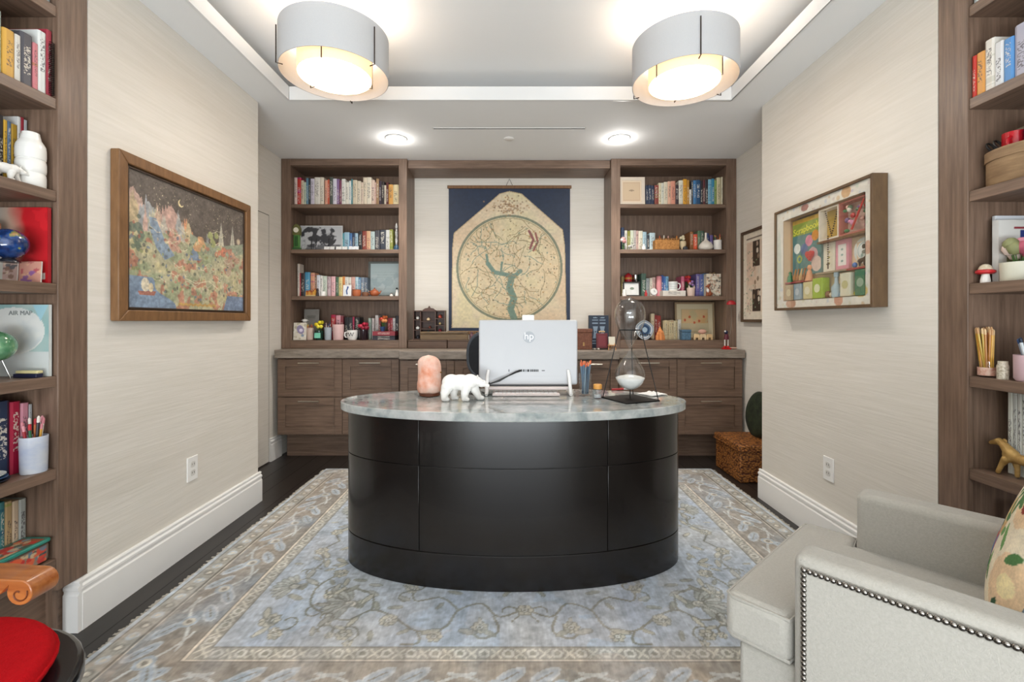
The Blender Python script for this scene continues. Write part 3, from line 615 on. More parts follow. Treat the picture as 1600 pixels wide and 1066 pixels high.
# ---- hourglass
hx, hy = .572, 2.205; hg = thing('hourglass', 'tall glass hourglass with white sand in black wire stand', 'hourglass', (hx, hy, DT), math.radians(24))
iron = M('black_iron', '1c1b1a', .45, .6, noise=(30, .1)); R_ = .0985
G().box(-R_, R_, -R_, R_, 0, .006).obj('base_plate', iron, hg, bevel=.002)
up = [(.0045, .245), (.012, .262), (.03, .292), (.053, .335), (.068, .372), (.0745, .405), (.072, .437), (.058, .466), (.036, .484), (.012, .492), (.003, .497), (0, .4985)]
dn = [(0, .045), (.012, .0475), (.035, .057), (.056, .075), (.069, .097), (.0735, .12), (.068, .145), (.05, .178), (.028, .212), (.011, .232), (.0045, .245)]
hp_ = dn+up[1:]
def sm(P, it=2):
    for _ in range(it):
        Q = [P[0]]
        for a, b in zip(P, P[1:]): Q += [(a[0]*.75+b[0]*.25, a[1]*.75+b[1]*.25), (a[0]*.25+b[0]*.75, a[1]*.25+b[1]*.75)]
        P = Q+[P[-1]]
    return P
hp_ = sm(hp_, 1); G().lathe(hp_+[(max(r-.0018, .002), z+(.0018 if z < .245 else -.0018)) for r, z in hp_[::-1]], 48, cap=False).obj('bulbs', gl, hg, smooth=60)
sd = [(0, .049), (.012, .0505), (.034, .0605), (.054, .078), (.0665, .099), (.069, .106), (.05, .113), (.025, .1185), (0, .120)]
G().lathe(sd, 40, cap=False).obj('sand', M('white_sand', 'f2f1ee', .8, noise=(300, .1)), hg, smooth=60)
ring = [(.042*math.cos(2*PI*i/28), .042*math.sin(2*PI*i/28), .337) for i in range(28)]
G().tube([(p[0]*1.24, p[1]*1.24, p[2]) for p in ring], .0024, 6, closed=True).obj('ring', iron, hg, smooth=60)
for sx in (-1, 1):
    for sy in (-1, 1):
        if sx+sy > -2: G().tube([(sx*R_*.94, sy*R_*.94, .005), (sx*.037, sy*.037, .337)], .0022, 6).obj('stand_rod', iron, hg, smooth=60)
G().tube([(0, 0, .005), (0, 0, .046)], .0028, 8).obj('centre_post', iron, hg)
x, y, _ = dsk(969, 610); pn = thing('red_pen', 'red and white pen lying behind the hourglass base', 'pen', (x, y, DT), .25)
G().tube([(-.05, 0, .006), (.02, 0, .006)], .0055, 8).obj('barrel', C('b8343a', .4), pn, smooth=50); G().tube([(.02, 0, .006), (.05, 0, .006), (.062, 0, .006)], [.0055, .005, .0015], 8).obj('cap', plw, pn, smooth=50)
x, y, _ = dsk(1019, 617); g = G(); rs = random.Random(4); n = 11
vs = [((i/(n-1)-.5)*.115, (j/(n-1)-.5)*.10, .002+(.016*rs.random()+.006)*(1-abs(i/(n-1)-.5)*1.7)*(1-abs(j/(n-1)-.5)*1.7)+.002) for j in range(n) for i in range(n)]
g.add(vs+[(v[0], v[1], .0) for v in vs], [(j*n+i, j*n+i+1, (j+1)*n+i+1, (j+1)*n+i) for j in range(n-1) for i in range(n-1)]+[(n*n+j*n+i, n*n+(j+1)*n+i, n*n+(j+1)*n+i+1, n*n+j*n+i+1) for j in range(n-1) for i in range(n-1)])
tag(g.obj('crumpled_cloth', M('tissue', 'efeeec', .9, noise=(8, .05)), None, (x, y, DT+.0005), (0, 0, .5), smooth=60), 'crumpled white cloth lying right of the hourglass', 'cloth')

# ================================================================== OFFICE CHAIR (behind desk)
oc = thing('office_chair', 'black office chair with rounded backrest hidden behind computer', 'chair', (.0, 3.02, 0), 0)
mesh_b = M('chair_fabric', '23262c', .8, noise=(60, .2)); rim = M('chair_rim', '4a5058', .4, noise=(8, .1))
P = [(.29*math.copysign(abs(math.cos(a))**.6, math.cos(a)), .92+.17*math.copysign(abs(math.sin(a))**.75, math.sin(a))) for a in [2*PI*i/40 for i in range(40)]]
cv = lambda x: -.09+.9*x*x
g = G(); g.add([(p[0], cv(p[0]), p[1]) for p in P]+[(p[0], cv(p[0])+.03, p[1]) for p in P]+[(0, cv(0), .92), (0, cv(0)+.03, .92)], [(i, (i+1) % 40, 80) for i in range(40)]+[(40+(i+1) % 40, 40+i, 81) for i in range(40)]+[(i, i+40, (i+1) % 40+40, (i+1) % 40) for i in range(40)])
g.obj('backrest', mesh_b, oc, smooth=50); G().tube([(p[0], cv(p[0])+.012, p[1]) for p in P], .014, 8, closed=True).obj('back_rim', rim, oc, smooth=60)
G().prism([(p[0], p[1]-.12) for p in rrect(.5, .46, .1)], .44, .50, 'z').obj('seat', mesh_b, oc, bevel=.02, seg=3)
G().tube([(0, -.06, .78), (0, .02, .6), (0, -.06, .43)], .018, 10).obj('back_support', rim, oc, smooth=50); G().tube([(0, -.12, .44), (0, -.12, .10)], .024, 12).obj('gas_lift', rim, oc, smooth=50)
for k in range(5):
    a = 2*PI*k/5+.3; c, s = math.cos(a), math.sin(a)
    G().tube([(0, -.12, .11), (c*.2, -.12+s*.2, .095), (c*.27, -.12+s*.27, .075)], [.024, .018, .014], 8).obj('leg', rim, oc, smooth=50)
    G().ball((c*.275, -.12+s*.275, .043), (.03, .03, .0305), 12, 8).obj('caster', blk, oc, smooth=60)

# ================================================================== ARMCHAIR
lin_m = M('cream_linen', 'b8b4ac', .9, noise=(160, 0), col2='aca89f', bump=(420, .35), sheen=.3, spec=.2)
ang = math.atan2(-.655, -.756); ac = thing('armchair', 'cream upholstered armchair with nailhead trim at the right', 'armchair', (.767, 1.352, 0), ang)
hw = .318
def T_(w1, w2, y0, ym, y1, r=.03):
    return [(-w1, y0), (w1, y0), (w1, ym), (w2, ym), (w2, y1), (-w2, y1), (-w2, ym), (-w1, ym)]
cu = G().prism(T_(.305, .222, .0, .15, .60), .355, .468, 'z').obj('seat_cushion', lin_m, ac, bevel=.022, seg=4)
for z in (.364, .459):
    G().tube([(x, y, z) for x, y in [(-.222, .6), (-.222, .155), (-.298, .147), (-.302, .02), (-.290, .004), (.290, .004), (.302, .02), (.298, .147), (.222, .155), (.222, .6)]], .0045, 6).obj('piping', lin_m, cu, smooth=60)
G().box(-.29, .29, .03, .72, .10, .352).obj('seat_base', lin_m, ac, bevel=.012, seg=3)
for s in (-1, 1):
    a, b = sorted((s*.226, s*hw)); ar = G().prism([(.158, .10), (.158, .628), (.80, .628), (.80, .10)], a, b, 'x').obj('arm', lin_m, ac, bevel=.022, seg=4)
    ox = s*(hw+.0005); p0 = sorted((ox, ox+s*.006))
    G().prism([(.185, .125), (.185, .597), (.79, .597), (.79, .125)], p0[0], p0[1], 'x').obj('side_panel', lin_m, ar, bevel=.004)
    q = G()
    def nail(y, z): q.ball((ox+s*.007, y, z), (.0042, .0062, .0062), 8, 5)
    for k in range(58): nail(.183+.0108*k, .601)
    for k in range(44): nail(.183, .601-.0108*k)
    o = q.obj('nailheads', M('pewter', '8f8a84', .25, 1, noise=(30, .1)), ar, smooth=180); o['kind'] = 'stuff'
G().prism([(.60, .10), (.58, .45), (.64, .86), (.72, .875), (.80, .84), (.80, .10)], -.318, .318, 'x').obj('backrest', lin_m, ac, bevel=.03, seg=4)
for x in (-.26, .26):
    for y in (.08, .74): G().lathe([(.014, .012), (.022, .10)], 12, (x, y, 0)).obj('leg', M('dark_leg', '2b211c', .4, noise=(9, .2)), ac, smooth=40)
# floral cushion
def floral():
    c = Cv(.42, .42, 120, 120, 'e9dcc2'); rs = np.random.RandomState(8)
    for k in range(16):
        x, y, r = rs.uniform(0, .42), rs.uniform(0, .42), rs.uniform(.025, .06); col = ['c8442f', 'e0a04a', '4b79a8', 'd9b27a', 'e6c7a0'][k % 5]
        for q in range(9): c.disc(x+r*.6*math.cos(q*.7), y+r*.6*math.sin(q*.7), r*.5, col, a=.9)
        c.disc(x, y, r*.4, ['f0dfae', '8c2f24', '2e5076'][k % 3])
    for k in range(38): c.disc(rs.uniform(0, .42), rs.uniform(0, .42), rs.uniform(.02, .035), ['4f7a45', '6d9a56', '35583a'][k % 3], .011, 1, rs.uniform(0, 3))
    c.mottle(40, .2); return c
pw = thing('floral_cushion', 'floral throw pillow with multicolour piping leaning in the armchair', 'cushion', (.767+.04*.756+.47*.655, 1.352+.04*.655-.47*.756, .51), ang)
bul = lambda X, Y: -.065*np.clip(1-(np.abs(X-.21)/.21)**3, 0, 1)**.7*np.clip(1-(np.abs(Y-.21)/.21)**3, 0, 1)**.7
f_ = floral(); fm = print_mat('floral_print', .9, (200, 200, 200), .2)
f_.obj('front_cover', fm, pw, (-.21, 0, -.04), (-.3, 0, 0), zfn=bul); f_.obj('back_cover', fm, pw, (-.21, 0.001, -.04), (-.3, 0, 0), zfn=lambda X, Y: -bul(X, Y))
G().tube([(x, 0, z) for x, z in ((-.205, .005), (.205, .005), (.205, .415), (-.205, .415))], .009, 8, closed=True).obj('piping', M('blue_piping', '5d7086', .8, noise=(60, 0), col2='a8a590'), pw, (0, 0, -.04), (-.3, 0, 0), smooth=60)

# ================================================================== CAPTAIN'S CHAIR (left foreground)
ch = thing('captain_chair', 'black captain chair with scrolled wooden arms at left edge', 'chair', (-1.12, .80, 0), 0)
lacq = M('black_lacquer', '17181b', .22, noise=(9, .15), coat=.4); cherry = M('cherry_wood', 'b5723c', .3, noise=(3, 0), col2='8d4a20', stretch=(3, 22, 22), coat=.3)
n = 40; seatp = [(.275*math.cos(2*PI*i/n)*(1.0 if math.cos(2*PI*i/n) > 0 else .95), .265*math.sin(2*PI*i/n)) for i in range(n)]
G().prism(seatp, .40, .44, 'z').obj('seat', lacq, ch, bevel=.012, seg=3)
def armp(s):
    g = G(); y0 = s*.128 if s > 0 else -.19
    cxs, czs, r = .145, .603, .022; top = [(-.27, .640), (-.15, .636), (-.05, .638), (.06, .642), (.11, .638)]
    crv = [(cxs+r*math.cos(a)*1.15, czs+r*math.sin(a)*1.15+.008) for a in [math.radians(75-q) for q in range(0, 300, 20)]]
    bot = [(.105, .606), (.05, .603), (-.05, .598), (-.15, .594), (-.27, .60)]
    g.prism(top+crv+bot, y0-.028, y0+.028, 'y'); return g
for s in (1, -1):
    a = armp(s).obj('arm', cherry, ch, bevel=.008, seg=3); yy = .128 if s > 0 else -.19
    for x in (-.24, -.16, -.08): G().tube([(x+.02, yy*.98, .435), (x, yy, .60)], [.012, .010], 10).obj('arm_spindle', lacq, ch, smooth=60)
    # spiral incised on the scroll
    G().tube([(.145+(.004+.0011*k)*math.cos(.42*k+1.2), yy-.0285, .609+(.004+.0011*k)*math.sin(.42*k+1.2)) for k in range(14)], .0016, 6).obj('scroll_carving', M('carving_brown', '6f3614', .5, noise=(9, .2)), a, smooth=60)
G().tube([(-.27+.0-.08*math.sin(PI*i/14), -.19+.318*i/14, .62+.0*i) for i in range(15)], .026, 10, flat=.8).obj('back_rail', cherry, ch, smooth=60)
for i in range(5): G().tube([(-.25, -.15+.06*i, .435), (-.33, -.155+.062*i, .61)], .009, 8).obj('back_spindle', lacq, ch, smooth=60)
for x, y in ((.17, .16), (.17, -.16), (-.17, .16), (-.17, -.16)): G().tube([(x, y, .41), (x*1.15, y*1.15, .25), (x*1.3, y*1.3, 0.0)], [.018, .022, .012], 10).obj('leg', lacq, ch, smooth=60)
for s in (-1, 1): G().tube([(.19, s*.18, .22), (-.19, s*.18, .22)], .011, 8).obj('stretcher', lacq, ch, smooth=60)
cp = thing('red_seat_pad', 'bright red felt seat pad on the black captain chair', 'cushion', (-1.13, .80, .4405), 0)
G().prism([(p[0]*.86, p[1]*.86) for p in seatp], 0, .05, 'z').obj('pad', M('red_felt', 'c0141c', .95, noise=(90, .15), bump=(260, .5), spec=.1), cp, bevel=.02, seg=4)
q = [(p[0]*.868, p[1]*.868, .026) for p in seatp]; G().tube(q, .004, 6, closed=True).obj('seam_piping', M('red_felt'), cp, smooth=60)
G().box(.205, .228, -.05, -.03, .012, .03).obj('tag', C('e8c898', .7), cp, bevel=.003)

# ================================================================== PICTURES ON THE WALLS
framewood = M('frame_oak', '8a6440', .4, noise=(3, 0), col2='6d4c2e', stretch=(20, 20, 3)); pap = print_mat('print_paper', .5); dkw = M('frame_side', '5b4634', .5, noise=(9, .15))
def frame_bars(t, w, h, fw, dp, mat, bev=.003, name='frame_bar'):
    """mitred frame, lower left outer corner at (0,0), front at y=-dp, back at 0"""
    for P in ([(0, 0), (w, 0), (w-fw, fw), (fw, fw)], [(0, h), (w, h), (w-fw, h-fw), (fw, h-fw)], [(0, 0), (fw, fw), (fw, h-fw), (0, h)], [(w, 0), (w-fw, fw), (w-fw, h-fw), (w, h)]):
        G().prism(P, -dp, 0, 'y').obj(name, mat, t, bevel=bev)
def landscape():
    w, h = .80, .578; c = Cv(w, h, 330, 240, '33282a'); rs = np.random.RandomState(21); X, Y = c.X, c.Y
    c.fill((vn(X*160, Y*160, 3) > .93)*1., 'd8cfa8', .8)
    def crag(x, wd, top, col, b=.2):
        P = [(x-wd, b)]; k = 7
        for i in range(k+1): P.append((x-wd+2*wd*i/k, top-abs(i/k-.5)*.12+rs.uniform(-.02, .02))); P.append((x-wd+2*wd*(i+.5)/k, top-abs(i/k-.5)*.12-.02))
        P.append((x+wd, b)); c.poly(P, col)
    for x, wd, top, col in ((.02, .05, .53, 'c9a79a'), (.10, .05, .49, '9fa6ad'), (.15, .05, .46, 'b9b79a'), (.23, .06, .50, 'c79f93'), (.33, .05, .44, 'dd8f5e'), (.29, .05, .42, 'b7b48c'), (.50, .04, .36, 'd3a48b'), (.44, .05, .33, 'd4aa74')): crag(x, wd, top, col)
    for x in (.60, .70): c.poly([(x-.028, .33), (x, .48), (x+.028, .33)], 'c6c2ae')
    for x in (.60, .70): c.stroke([(x, .34), (x, .47)], .003, '8a8d86')
    c.disc(.30, .505, .018, 'ead9a0'); c.disc(.306, .51, .015, '33282a'); c.disc(.755, .40, .018, 'b29a86'); c.disc(.755, .40, .011, 'd3c3a2')
    for k in range(26):
        x_, t_ = rs.uniform(.0, .58), rs.uniform(.34, .5); crag(x_, rs.uniform(.012, .03), t_-.25*max(x_-.3, 0), ['d0aa9c', 'c99c8c', 'b9b3a6', 'd9b9a0', 'a9aeb0', 'c9b48c'][k % 6], .24)
    hill = .30+.03*np.sin(X*9)+.03*fbm(X*6, Y*0+1, 2); c.fill((Y < hill+.06)*(X > .36), '8f9c84'); c.fill((Y < hill)*1., 'b9b592')
    n = fbm(X*14, Y*18, 6); c.fill((Y < hill)*np.clip(n*4-2, 0, 1), '8b9b74', .9); c.fill((Y < hill)*np.clip(2.2-n*5, 0, 1), 'c8bd86', .8); c.fill((Y < hill+.04)*(fbm(X*24, Y*24, 9) > .63), 'c0664f', .75)
    c.poly([(.11, .40), (.15, .40), (.20, .31), (.26, .25), (.20, .22), (.15, .27), (.12, .33)], '7f9ab4'); c.poly([(.35, .24), (.39, .32), (.44, .25)], '6f8cab')
    for x, y, r, col in ((.27, .31, .06, 'cf9a86'), (.44, .33, .05, 'd8a06a'), (.52, .36, .05, '9aa35e'), (.60, .32, .045, 'c96a4a'), (.74, .28, .06, 'c3937a'), (.68, .24, .05, 'b89a84'), (.05, .33, .05, '3f6154'), (.04, .27, .04, '4f6f5a')):
        for k in range(8): c.disc(x+rs.normal(0, r*.5), y+rs.normal(0, r*.4), r*rs.uniform(.2, .45), col, a=.85)
    for k in range(240):
        x, y = rs.uniform(0, w), rs.uniform(.03, .36); c.disc(x, y, rs.uniform(.003, .011), ['3f5640', '7f8b4c', 'd2c394', '55708a', 'a9543f', 'c9b7a0', '2f3c38'][k % 7], rs.uniform(.004, .010), .85)
    for k in range(30):
        x, y = rs.uniform(.1, w), rs.uniform(.1, .42); c.stroke([(x+.02*i, y+.010*math.sin(i*1.4+k)) for i in range(4)], .0016, 'e0d8b8', .8)
    c.fill(((X < .10+.17*np.clip(1-Y/.14, 0, 1)+.02*np.sin(Y*60)) & (Y < .135))*1., '6f8fb0'); c.fill(((X > .62+.4*Y) & (Y < .08))*1., '5f7ea4')
    c.poly([(.06, .055), (.14, .055), (.15, .075), (.05, .07)], '9a4a38'); c.disc(.09, .10, .022, 'e6dcc2', .03); c.disc(.12, .09, .014, 'd9c9a4', .02)
    c.stroke([(.29+i*.012, .022+.004*math.sin(i*2.2)) for i in range(23)], .006, 'c79a3e'); c.stroke([(.31, .21), (.33, .15), (.4, .13), (.5, .15), (.58, .11)], .003, 'd8cfae', .8)
    c.fill(np.ones_like(X), 'b0a596', .26); c.mottle(45, .34, 3); c.mottle(110, .34, 5); return c
x0, x1 = 1.823, 2.745; pa = thing('framed_landscape', 'oak framed fantasy landscape print with dark sky on left wall', 'picture', (XL+.001, x0, 1.148), PI/2)
w, h = x1-x0, .694; frame_bars(pa, w, h, .046, .037, framewood, .004)
G().box(.04, w-.04, -.02, -.004, .04, h-.04).obj('backing_board', dkw, pa)
for P in ((.052, w-.052, .052, .058), (.052, w-.052, h-.058, h-.052), (.052, .058, .058, h-.058), (w-.058, w-.052, .058, h-.058)): G().box(P[0], P[1], -.029, -.02, P[2], P[3]).obj('inner_fillet', M('fillet_dark', '3b2a1e', .5, noise=(9, .1)), pa)
lc = landscape(); o = lc.obj('print', pap, pa, (.058, -.0225, .058)); o.scale = ((w-.116)/lc.w, 1, (h-.116)/lc.h)
# ---- picture on the right alcove wall
y1 = 3.763; w, h = .62, .735; ap = thing('framed_collage', 'narrow-framed pale collage on alcove wall, partly hidden by the corner', 'picture', (AR-.001, y1, 1.137), -PI/2)
frame_bars(ap, w, h, .022, .03, dkw, .002); c = Cv(w-.036, h-.036, 110, 130, 'e3d8c6'); rs = np.random.RandomState(5)
c.rect(.05, .53, .06, .62, 'dcc9b4'); c.rect(.06, .2, .28, .62, 'd9bfa8'); c.rect(.15, .25, .42, .62, '453528'); c.rect(.14, .26, .07, .24, '3d3026'); c.rect(.05, .3, .64, .655, '6d5f52')
for k in range(60): c.disc(.1+rs.normal(0, .05), rs.choice([.14, .42])+rs.normal(0, .07), .01, ['7f9a72', '95a788', '6b7c68', 'c9a79a'][k % 4], .004, 1, rs.uniform(0, 3))
for k in range(14): c.disc(rs.uniform(.15, .26), rs.uniform(.07, .6), .014, ['d6cab8', '8d7862', 'b89f8a'][k % 3], .02)
c.mottle(40, .12); c.obj('print', pap, ap, (.018, -.016, .018)); G().box(.01, w-.01, -.0145, -.002, .01, h-.01).obj('backing_board', dkw, ap)

# ---- hanging map (generic antique chart on navy cloth)
mp = thing('hanging_map', 'antique parchment map on navy cloth hanging in the niche', 'map', (-.583, YB-.004, 1.055))
def chart():
    w, h = 1.118, 1.31; c = Cv(w, h, 300, 350, '1e2c45'); rs = np.random.RandomState(31); X, Y = c.X, c.Y; m = w/2; c.mottle(30, .1)
    out = [(.03, .03), (.035, .75), (.05, .90), (.40, 1.20), (.47, 1.262), (m, 1.285), (.67, 1.262), (.74, 1.20), (w-.07, .93), (w-.05, .78), (w-.035, .03)]
    c.poly(out, 'dccdb0'); ins = (c.a[..., 0] > .3)
    n = fbm(X*5, Y*5, 4); c.fill(ins*np.clip(n*3-1.2, 0, 1), 'd6b592', .6); c.fill(ins*np.clip(2-n*4, 0, 1), 'dccf9f', .6)
    R = .49; cx_, cy_ = m, .58; r = np.hypot(X-cx_, Y-cy_); c.fill(((r < R) & ins)*1., 'd9c89c', .4); c.fill(((r < R) & (r > R-.022) & ins)*1., '62705f', .85); c.fill(((r < R-.028) & (r > R-.036) & ins)*1., '8b7d5a', .7)
    def river(p, ang_, L, wd, col):
        P = [p]
        for i in range(int(L/.02)): ang_ += rs.uniform(-.5, .5); P.append((P[-1][0]+.02*math.cos(ang_), P[-1][1]+.02*math.sin(ang_)))
        c.stroke([q for q in P if math.hypot(q[0]-cx_, q[1]-cy_) < R-.03 or q is P[0]], wd, col, .8)
    # a plain inland sea with bays, invented
    P = [(.36, .62), (.42, .54), (.52, .52), (.60, .50), (.66, .55)]; c.stroke(P, .020, '6f8a7c', .9); c.stroke([(.58, .5), (.56, .40), (.60, .30), (.57, .2), (.6, .12)], .032, '6f8a7c', .9); c.stroke([(.36, .62), (.35, .70)], .012, '6f8a7c', .9); c.stroke([(.48, .53), (.49, .63)], .010, '6f8a7c', .9)
    for k in range(90): river((m+rs.uniform(-.38, .38), cy_+rs.uniform(-.38, .38)), rs.uniform(0, 6.28), rs.uniform(.08, .3), .0032, ['8d8562', '7f9080', 'a08c68'][k % 3])
    c.stroke([(.74, .92), (.78, .84), (.75, .76)], .012, '8a4a4a', .8); c.stroke([(.80, .9), (.82, .82), (.78, .74)], .010, '94554a', .8)
    for k in range(420):
        a, q = rs.uniform(0, 6.28), rs.uniform(0, 1)**.5*(R-.04); c.disc(m+q*math.cos(a), cy_+q*math.sin(a), rs.uniform(.003, .008), ['9b7a4e', '7a6f52', 'b5894f', '8d6a4a', '6f8a7c', '5f5a44'][k % 6], a=.75)
    for k in range(120): c.disc(m+rs.normal(0, .07), 1.15+rs.normal(0, .04), .008, ['9c7350', 'b28a5e', '7d5c40'][k % 3], a=.6)
    ed = c.poly; c.stroke(out, .004, 'b9a27c', .8); c.mottle(60, .18, 2); c.a[ins] *= .97; return c
chart().obj('chart', pap, mp, (0, -.0035, 0)); G().box(0, 1.118, -.003, 0, 0, 1.31).obj('cloth_backing', M('navy_cloth', '1e2c45', .9, noise=(40, .1)), mp)
G().box(-.012, 1.13, -.016, 0, 1.31, 1.338).obj('top_batten', framewood, mp, bevel=.003); G().box(-.012, 1.13, -.016, 0, -.03, 0).obj('bottom_batten', framewood, mp, bevel=.003)
G().tube([(.53, -.008, 1.338), (.559, -.004, 1.40), (.588, -.008, 1.338)], .0025, 6).obj('cord', M('cord_grey', '6d6458', .8, noise=(30, .1)), mp)

# ================================================================== SHADOW BOX (right wall)
sb = thing('shadow_box', 'deep wood shadow box filled with toys, cards and little tins', 'shadow box', (XR-.001, 2.69, 1.208), -PI/2); w, h, D_ = .734, .578, .068
umber = M('frame_umber', '6b5237', .45, noise=(3, 0), col2='523d28', stretch=(8, 8, 3)); frame_bars(sb, w, h, .014, D_, umber, .002)
G().box(.01, w-.01, -.004, 0, .01, h-.01).obj('backing_board', C('e3c9a8', .8), sb)
c = Cv(w-.028, h-.028, 150, 120, 'e9e2d6'); rs = np.random.RandomState(6)
for k in range(170): c.disc(rs.uniform(0, .7), rs.uniform(0, .55), rs.uniform(.003, .012), ['c9cdd6', 'd8c7c0', 'cfd6c4', 'd9d0b4', 'c2b9c9', 'd6b78c'][k % 6], a=.75)
for x, z, a_, b_, col in ((.13, .02, .045, .022, 'c98a5e'), (.5, .022, .03, .024, 'c97f5e'), (.55, .53, .03, .03, 'cf9a5c'), (.68, .25, .022, .03, 'd0987c'), (.64, .06, .04, .03, 'd6b64e'), (.02, .25, .02, .2, 'cfd2c4'), (.25, .53, .03, .02, '9a4a38')): c.disc(x, z, a_, col, b_, .8)
c.mottle(50, .1); full = c
o0, o1, p0, p1 = .077, .68, .055, .51     # opening
for nm, (a, b, e_, f) in enumerate(((.014, o0, .014, h-.014), (o1, w-.014, .014, h-.014), (o0, o1, .014, p0), (o0, o1, p1, h-.014))):
    i0, i1 = int((a-.014)/c.w*149), int((b-.014)/c.w*149)+1; j0, j1 = int((e_-.014)/c.h*119), int((f-.014)/c.h*119)+1
    s = Cv(b-a, f-e_, i1-i0, j1-j0, 'ffffff'); s.a = full.a[j0:j1, i0:i1].copy(); s.obj('mat_board', pap, sb, (a, -.058, e_))
G().box(o0-.003, o0, -.058, -.004, p0, p1).box(o1, o1+.003, -.058, -.004, p0, p1).box(o0, o1, -.058, -.004, p0-.003, p0).box(o0, o1, -.058, -.004, p1, p1+.003).obj('box_liner', C('d9b68c', .7), sb)
c = Cv(.234, .31, 90, 110, '4f7f80'); c.rect(0, .234, .22, .31, '8ea03a'); c.rect(0, .234, .285, .31, 'c9a23e')
for x, z, r, col in ((.04, .15, .028, 'e6ece6'), (.06, .09, .022, 'a8b04a'), (.06, .09, .011, '4f7f80'), (.14, .18, .03, 'd98aa0'), (.19, .2, .028, 'e0922e'), (.1, .14, .03, '5d6f9a'), (.17, .1, .04, 'c9a4a8'), (.2, .05, .04, 'd8c0b4')): c.disc(x, z, r, col)
c.mottle(40, .2); al = c.obj('album', pap, sb, (.118, -.03, .19)); text_mesh('album_title', 'Scrapbook', .05, C('efe84a', .5), al, (.117, -.002, .248), (PI/2, -.08, 0))
G().box(.118, .352, -.029, -.005, .19, .50).obj('album_block', C('6d8a86', .6), sb)
def cell(a, b, z0, z1, fr_, bk, nm):
    o = G().box(a, b, -.006, -.005, z0, z1).obj(nm, C(bk, .7), sb); q = G(); t = .008
    q.box(a, a+t, -.045, -.006, z0, z1).box(b-t, b, -.045, -.006, z0, z1).box(a+t, b-t, -.045, -.006, z0, z0+t).box(a+t, b-t, -.045, -.006, z1-t, z1); q.obj('cell_walls', C(fr_, .6), o); return o
ce = cell(.356, .498, .345, .505, 'e8ddcb', 'b8953e', 'necklace_cell')
q = G()
for i in range(13):
    t = i/12; q.ball((.385+.045*t, -.03, .495-.13*t), .0038, 6, 5); q.ball((.475-.045*t, -.03, .495-.13*t), .0038, 6, 5)
for i in range(12): q.ball((.43, -.048, .36-.011*i), .0036, 6, 5)
q.cbox((.43, -.048, .215), (.006, .003, .034)).cbox((.43, -.048, .222), (.018, .003, .006)); q.obj('bead_necklace', C('4a3424', .4), sb, smooth=60)
cell(.50, .678, .345, .505, 'b5655a', 'c9a89a', 'toy_cell'); rs = random.Random(3)
for k in range(16): G().ball((rs.uniform(.525, .655), -.03+rs.uniform(-.008, .008), rs.uniform(.362, .48)), (rs.uniform(.008, .016), .01, rs.uniform(.006, .014)), 8, 6).obj('trinket', C(['d98fb0', '3f7f4f', 'c23a3a', 'e6d9c8', '5a7a5a', '7d5a8c', 'e0b0a0'][k % 7], .4), sb, smooth=180)
G().tube([(.58, -.042, .365), (.655, -.042, .49)], .005, 6).obj('red_stick', C('c2302c', .4), sb)
G().box(.352, .68, -.05, -.004, .333, .343).obj('ledge', C('7b5436', .5), sb); G().box(.34, .575, -.05, -.004, .178, .186).obj('ledge', C('a8927a', .5), sb); G().box(.56, .68, -.052, -.004, .176, .184).obj('ledge', C('a83a34', .5), sb); G().box(.078, .24, -.05, -.004, .15, .158).obj('ledge', C('a83a34', .5), sb)
def card(a, b, z0, z1, ed, inn, mark):
    c = Cv(b-a, z1-z0, 30, 45, ed); W_, H_ = b-a, z1-z0; c.rect(W_*.2, W_*.8, H_*.14, H_*.86, inn)
    for i, z in enumerate((.68, .5, .3)): c.disc(W_*.5, H_*z, W_*.1, mark, W_*.06)
    c.obj('card', pap, sb, (a, -.0205, z0)); G().box(a, b, -.02, -.006, z0, z1).obj('card_block', C(ed, .6), sb)
card(.357, .440, .187, .333, 'e9e2cf', 'e6dcc4', 'b5a25e'); card(.445, .532, .187, .333, 'e09aa6', 'efe9e2', '8fa8a0')
c = Cv(.12, .12, 50, 50, 'e3c9a8'); c.disc(.06, .06, .06, 'e6e7e2'); c.disc(.06, .06, .054, 'bcc7c2', ring=.85); c.disc(.06, .085, .016, '4a4038'); c.disc(.062, .05, .02, '8a8a80', .013); c.disc(.045, .03, .012, '9ab0a8')
G().lathe([(0, 0), (.06, 0), (.06, .006), (0, .006)], 40, cap=False).obj('doily_disc', C('dfe2dd', .6), sb, (.622, -.012, .262), (PI/2, 0, 0)); o = c.obj('doily_print', pap, sb, (.58, -.0185, .22)); o.scale = (.7, 1, .7)
skin('toy_horse', C('4a3026', .5), [(0, 0, .03, .012), (.03, 0, .031, .011), (.042, 0, .046, .007), (.056, 0, .050, .005), (0, -.004, .012, .005), (0, -.004, 0, .0035), (.028, -.004, .012, .005), (.03, -.004, 0, .0035), (-.018, 0, .022, .004)], [(0, 1), (1, 2), (2, 3), (0, 4), (4, 5), (1, 6), (6, 7), (0, 8)], sb, (.625, -.035, .188), sub=1)
G().ball((.59, -.035, .198), (.012, .01, .013), 8, 6).obj('trinket', C('4f74b0', .4), sb, smooth=180)
for a, b, hh, col, in2 in ((.082, .150, .088, 'b9a07c', 'd9c9a4'), (.160, .222, .088, '8fa6b3', 'b9c6cc'), (.242, .312, .092, 'd9cc98', 'f0e8cc'), (.318, .392, .105, 'a3bf3a', 'e6e6c0'), (.517, .583, .112, 'e4dcc4', 'c9c08c'), (.61, .677, .118, '3f7757', '9ab09a')):
    o = G().box(a, b, -.052, -.012, p0, p0+hh).obj('tin', C(col, .4), sb, bevel=.003); G().lathe([(0, 0), ((b-a)*.3, 0), ((b-a)*.3, .001), (0, .001)], 20, cap=False).obj('tin_label', C(in2, .5), o, ((a+b)/2, -.052, p0+hh*.5), (PI/2, 0, 0))
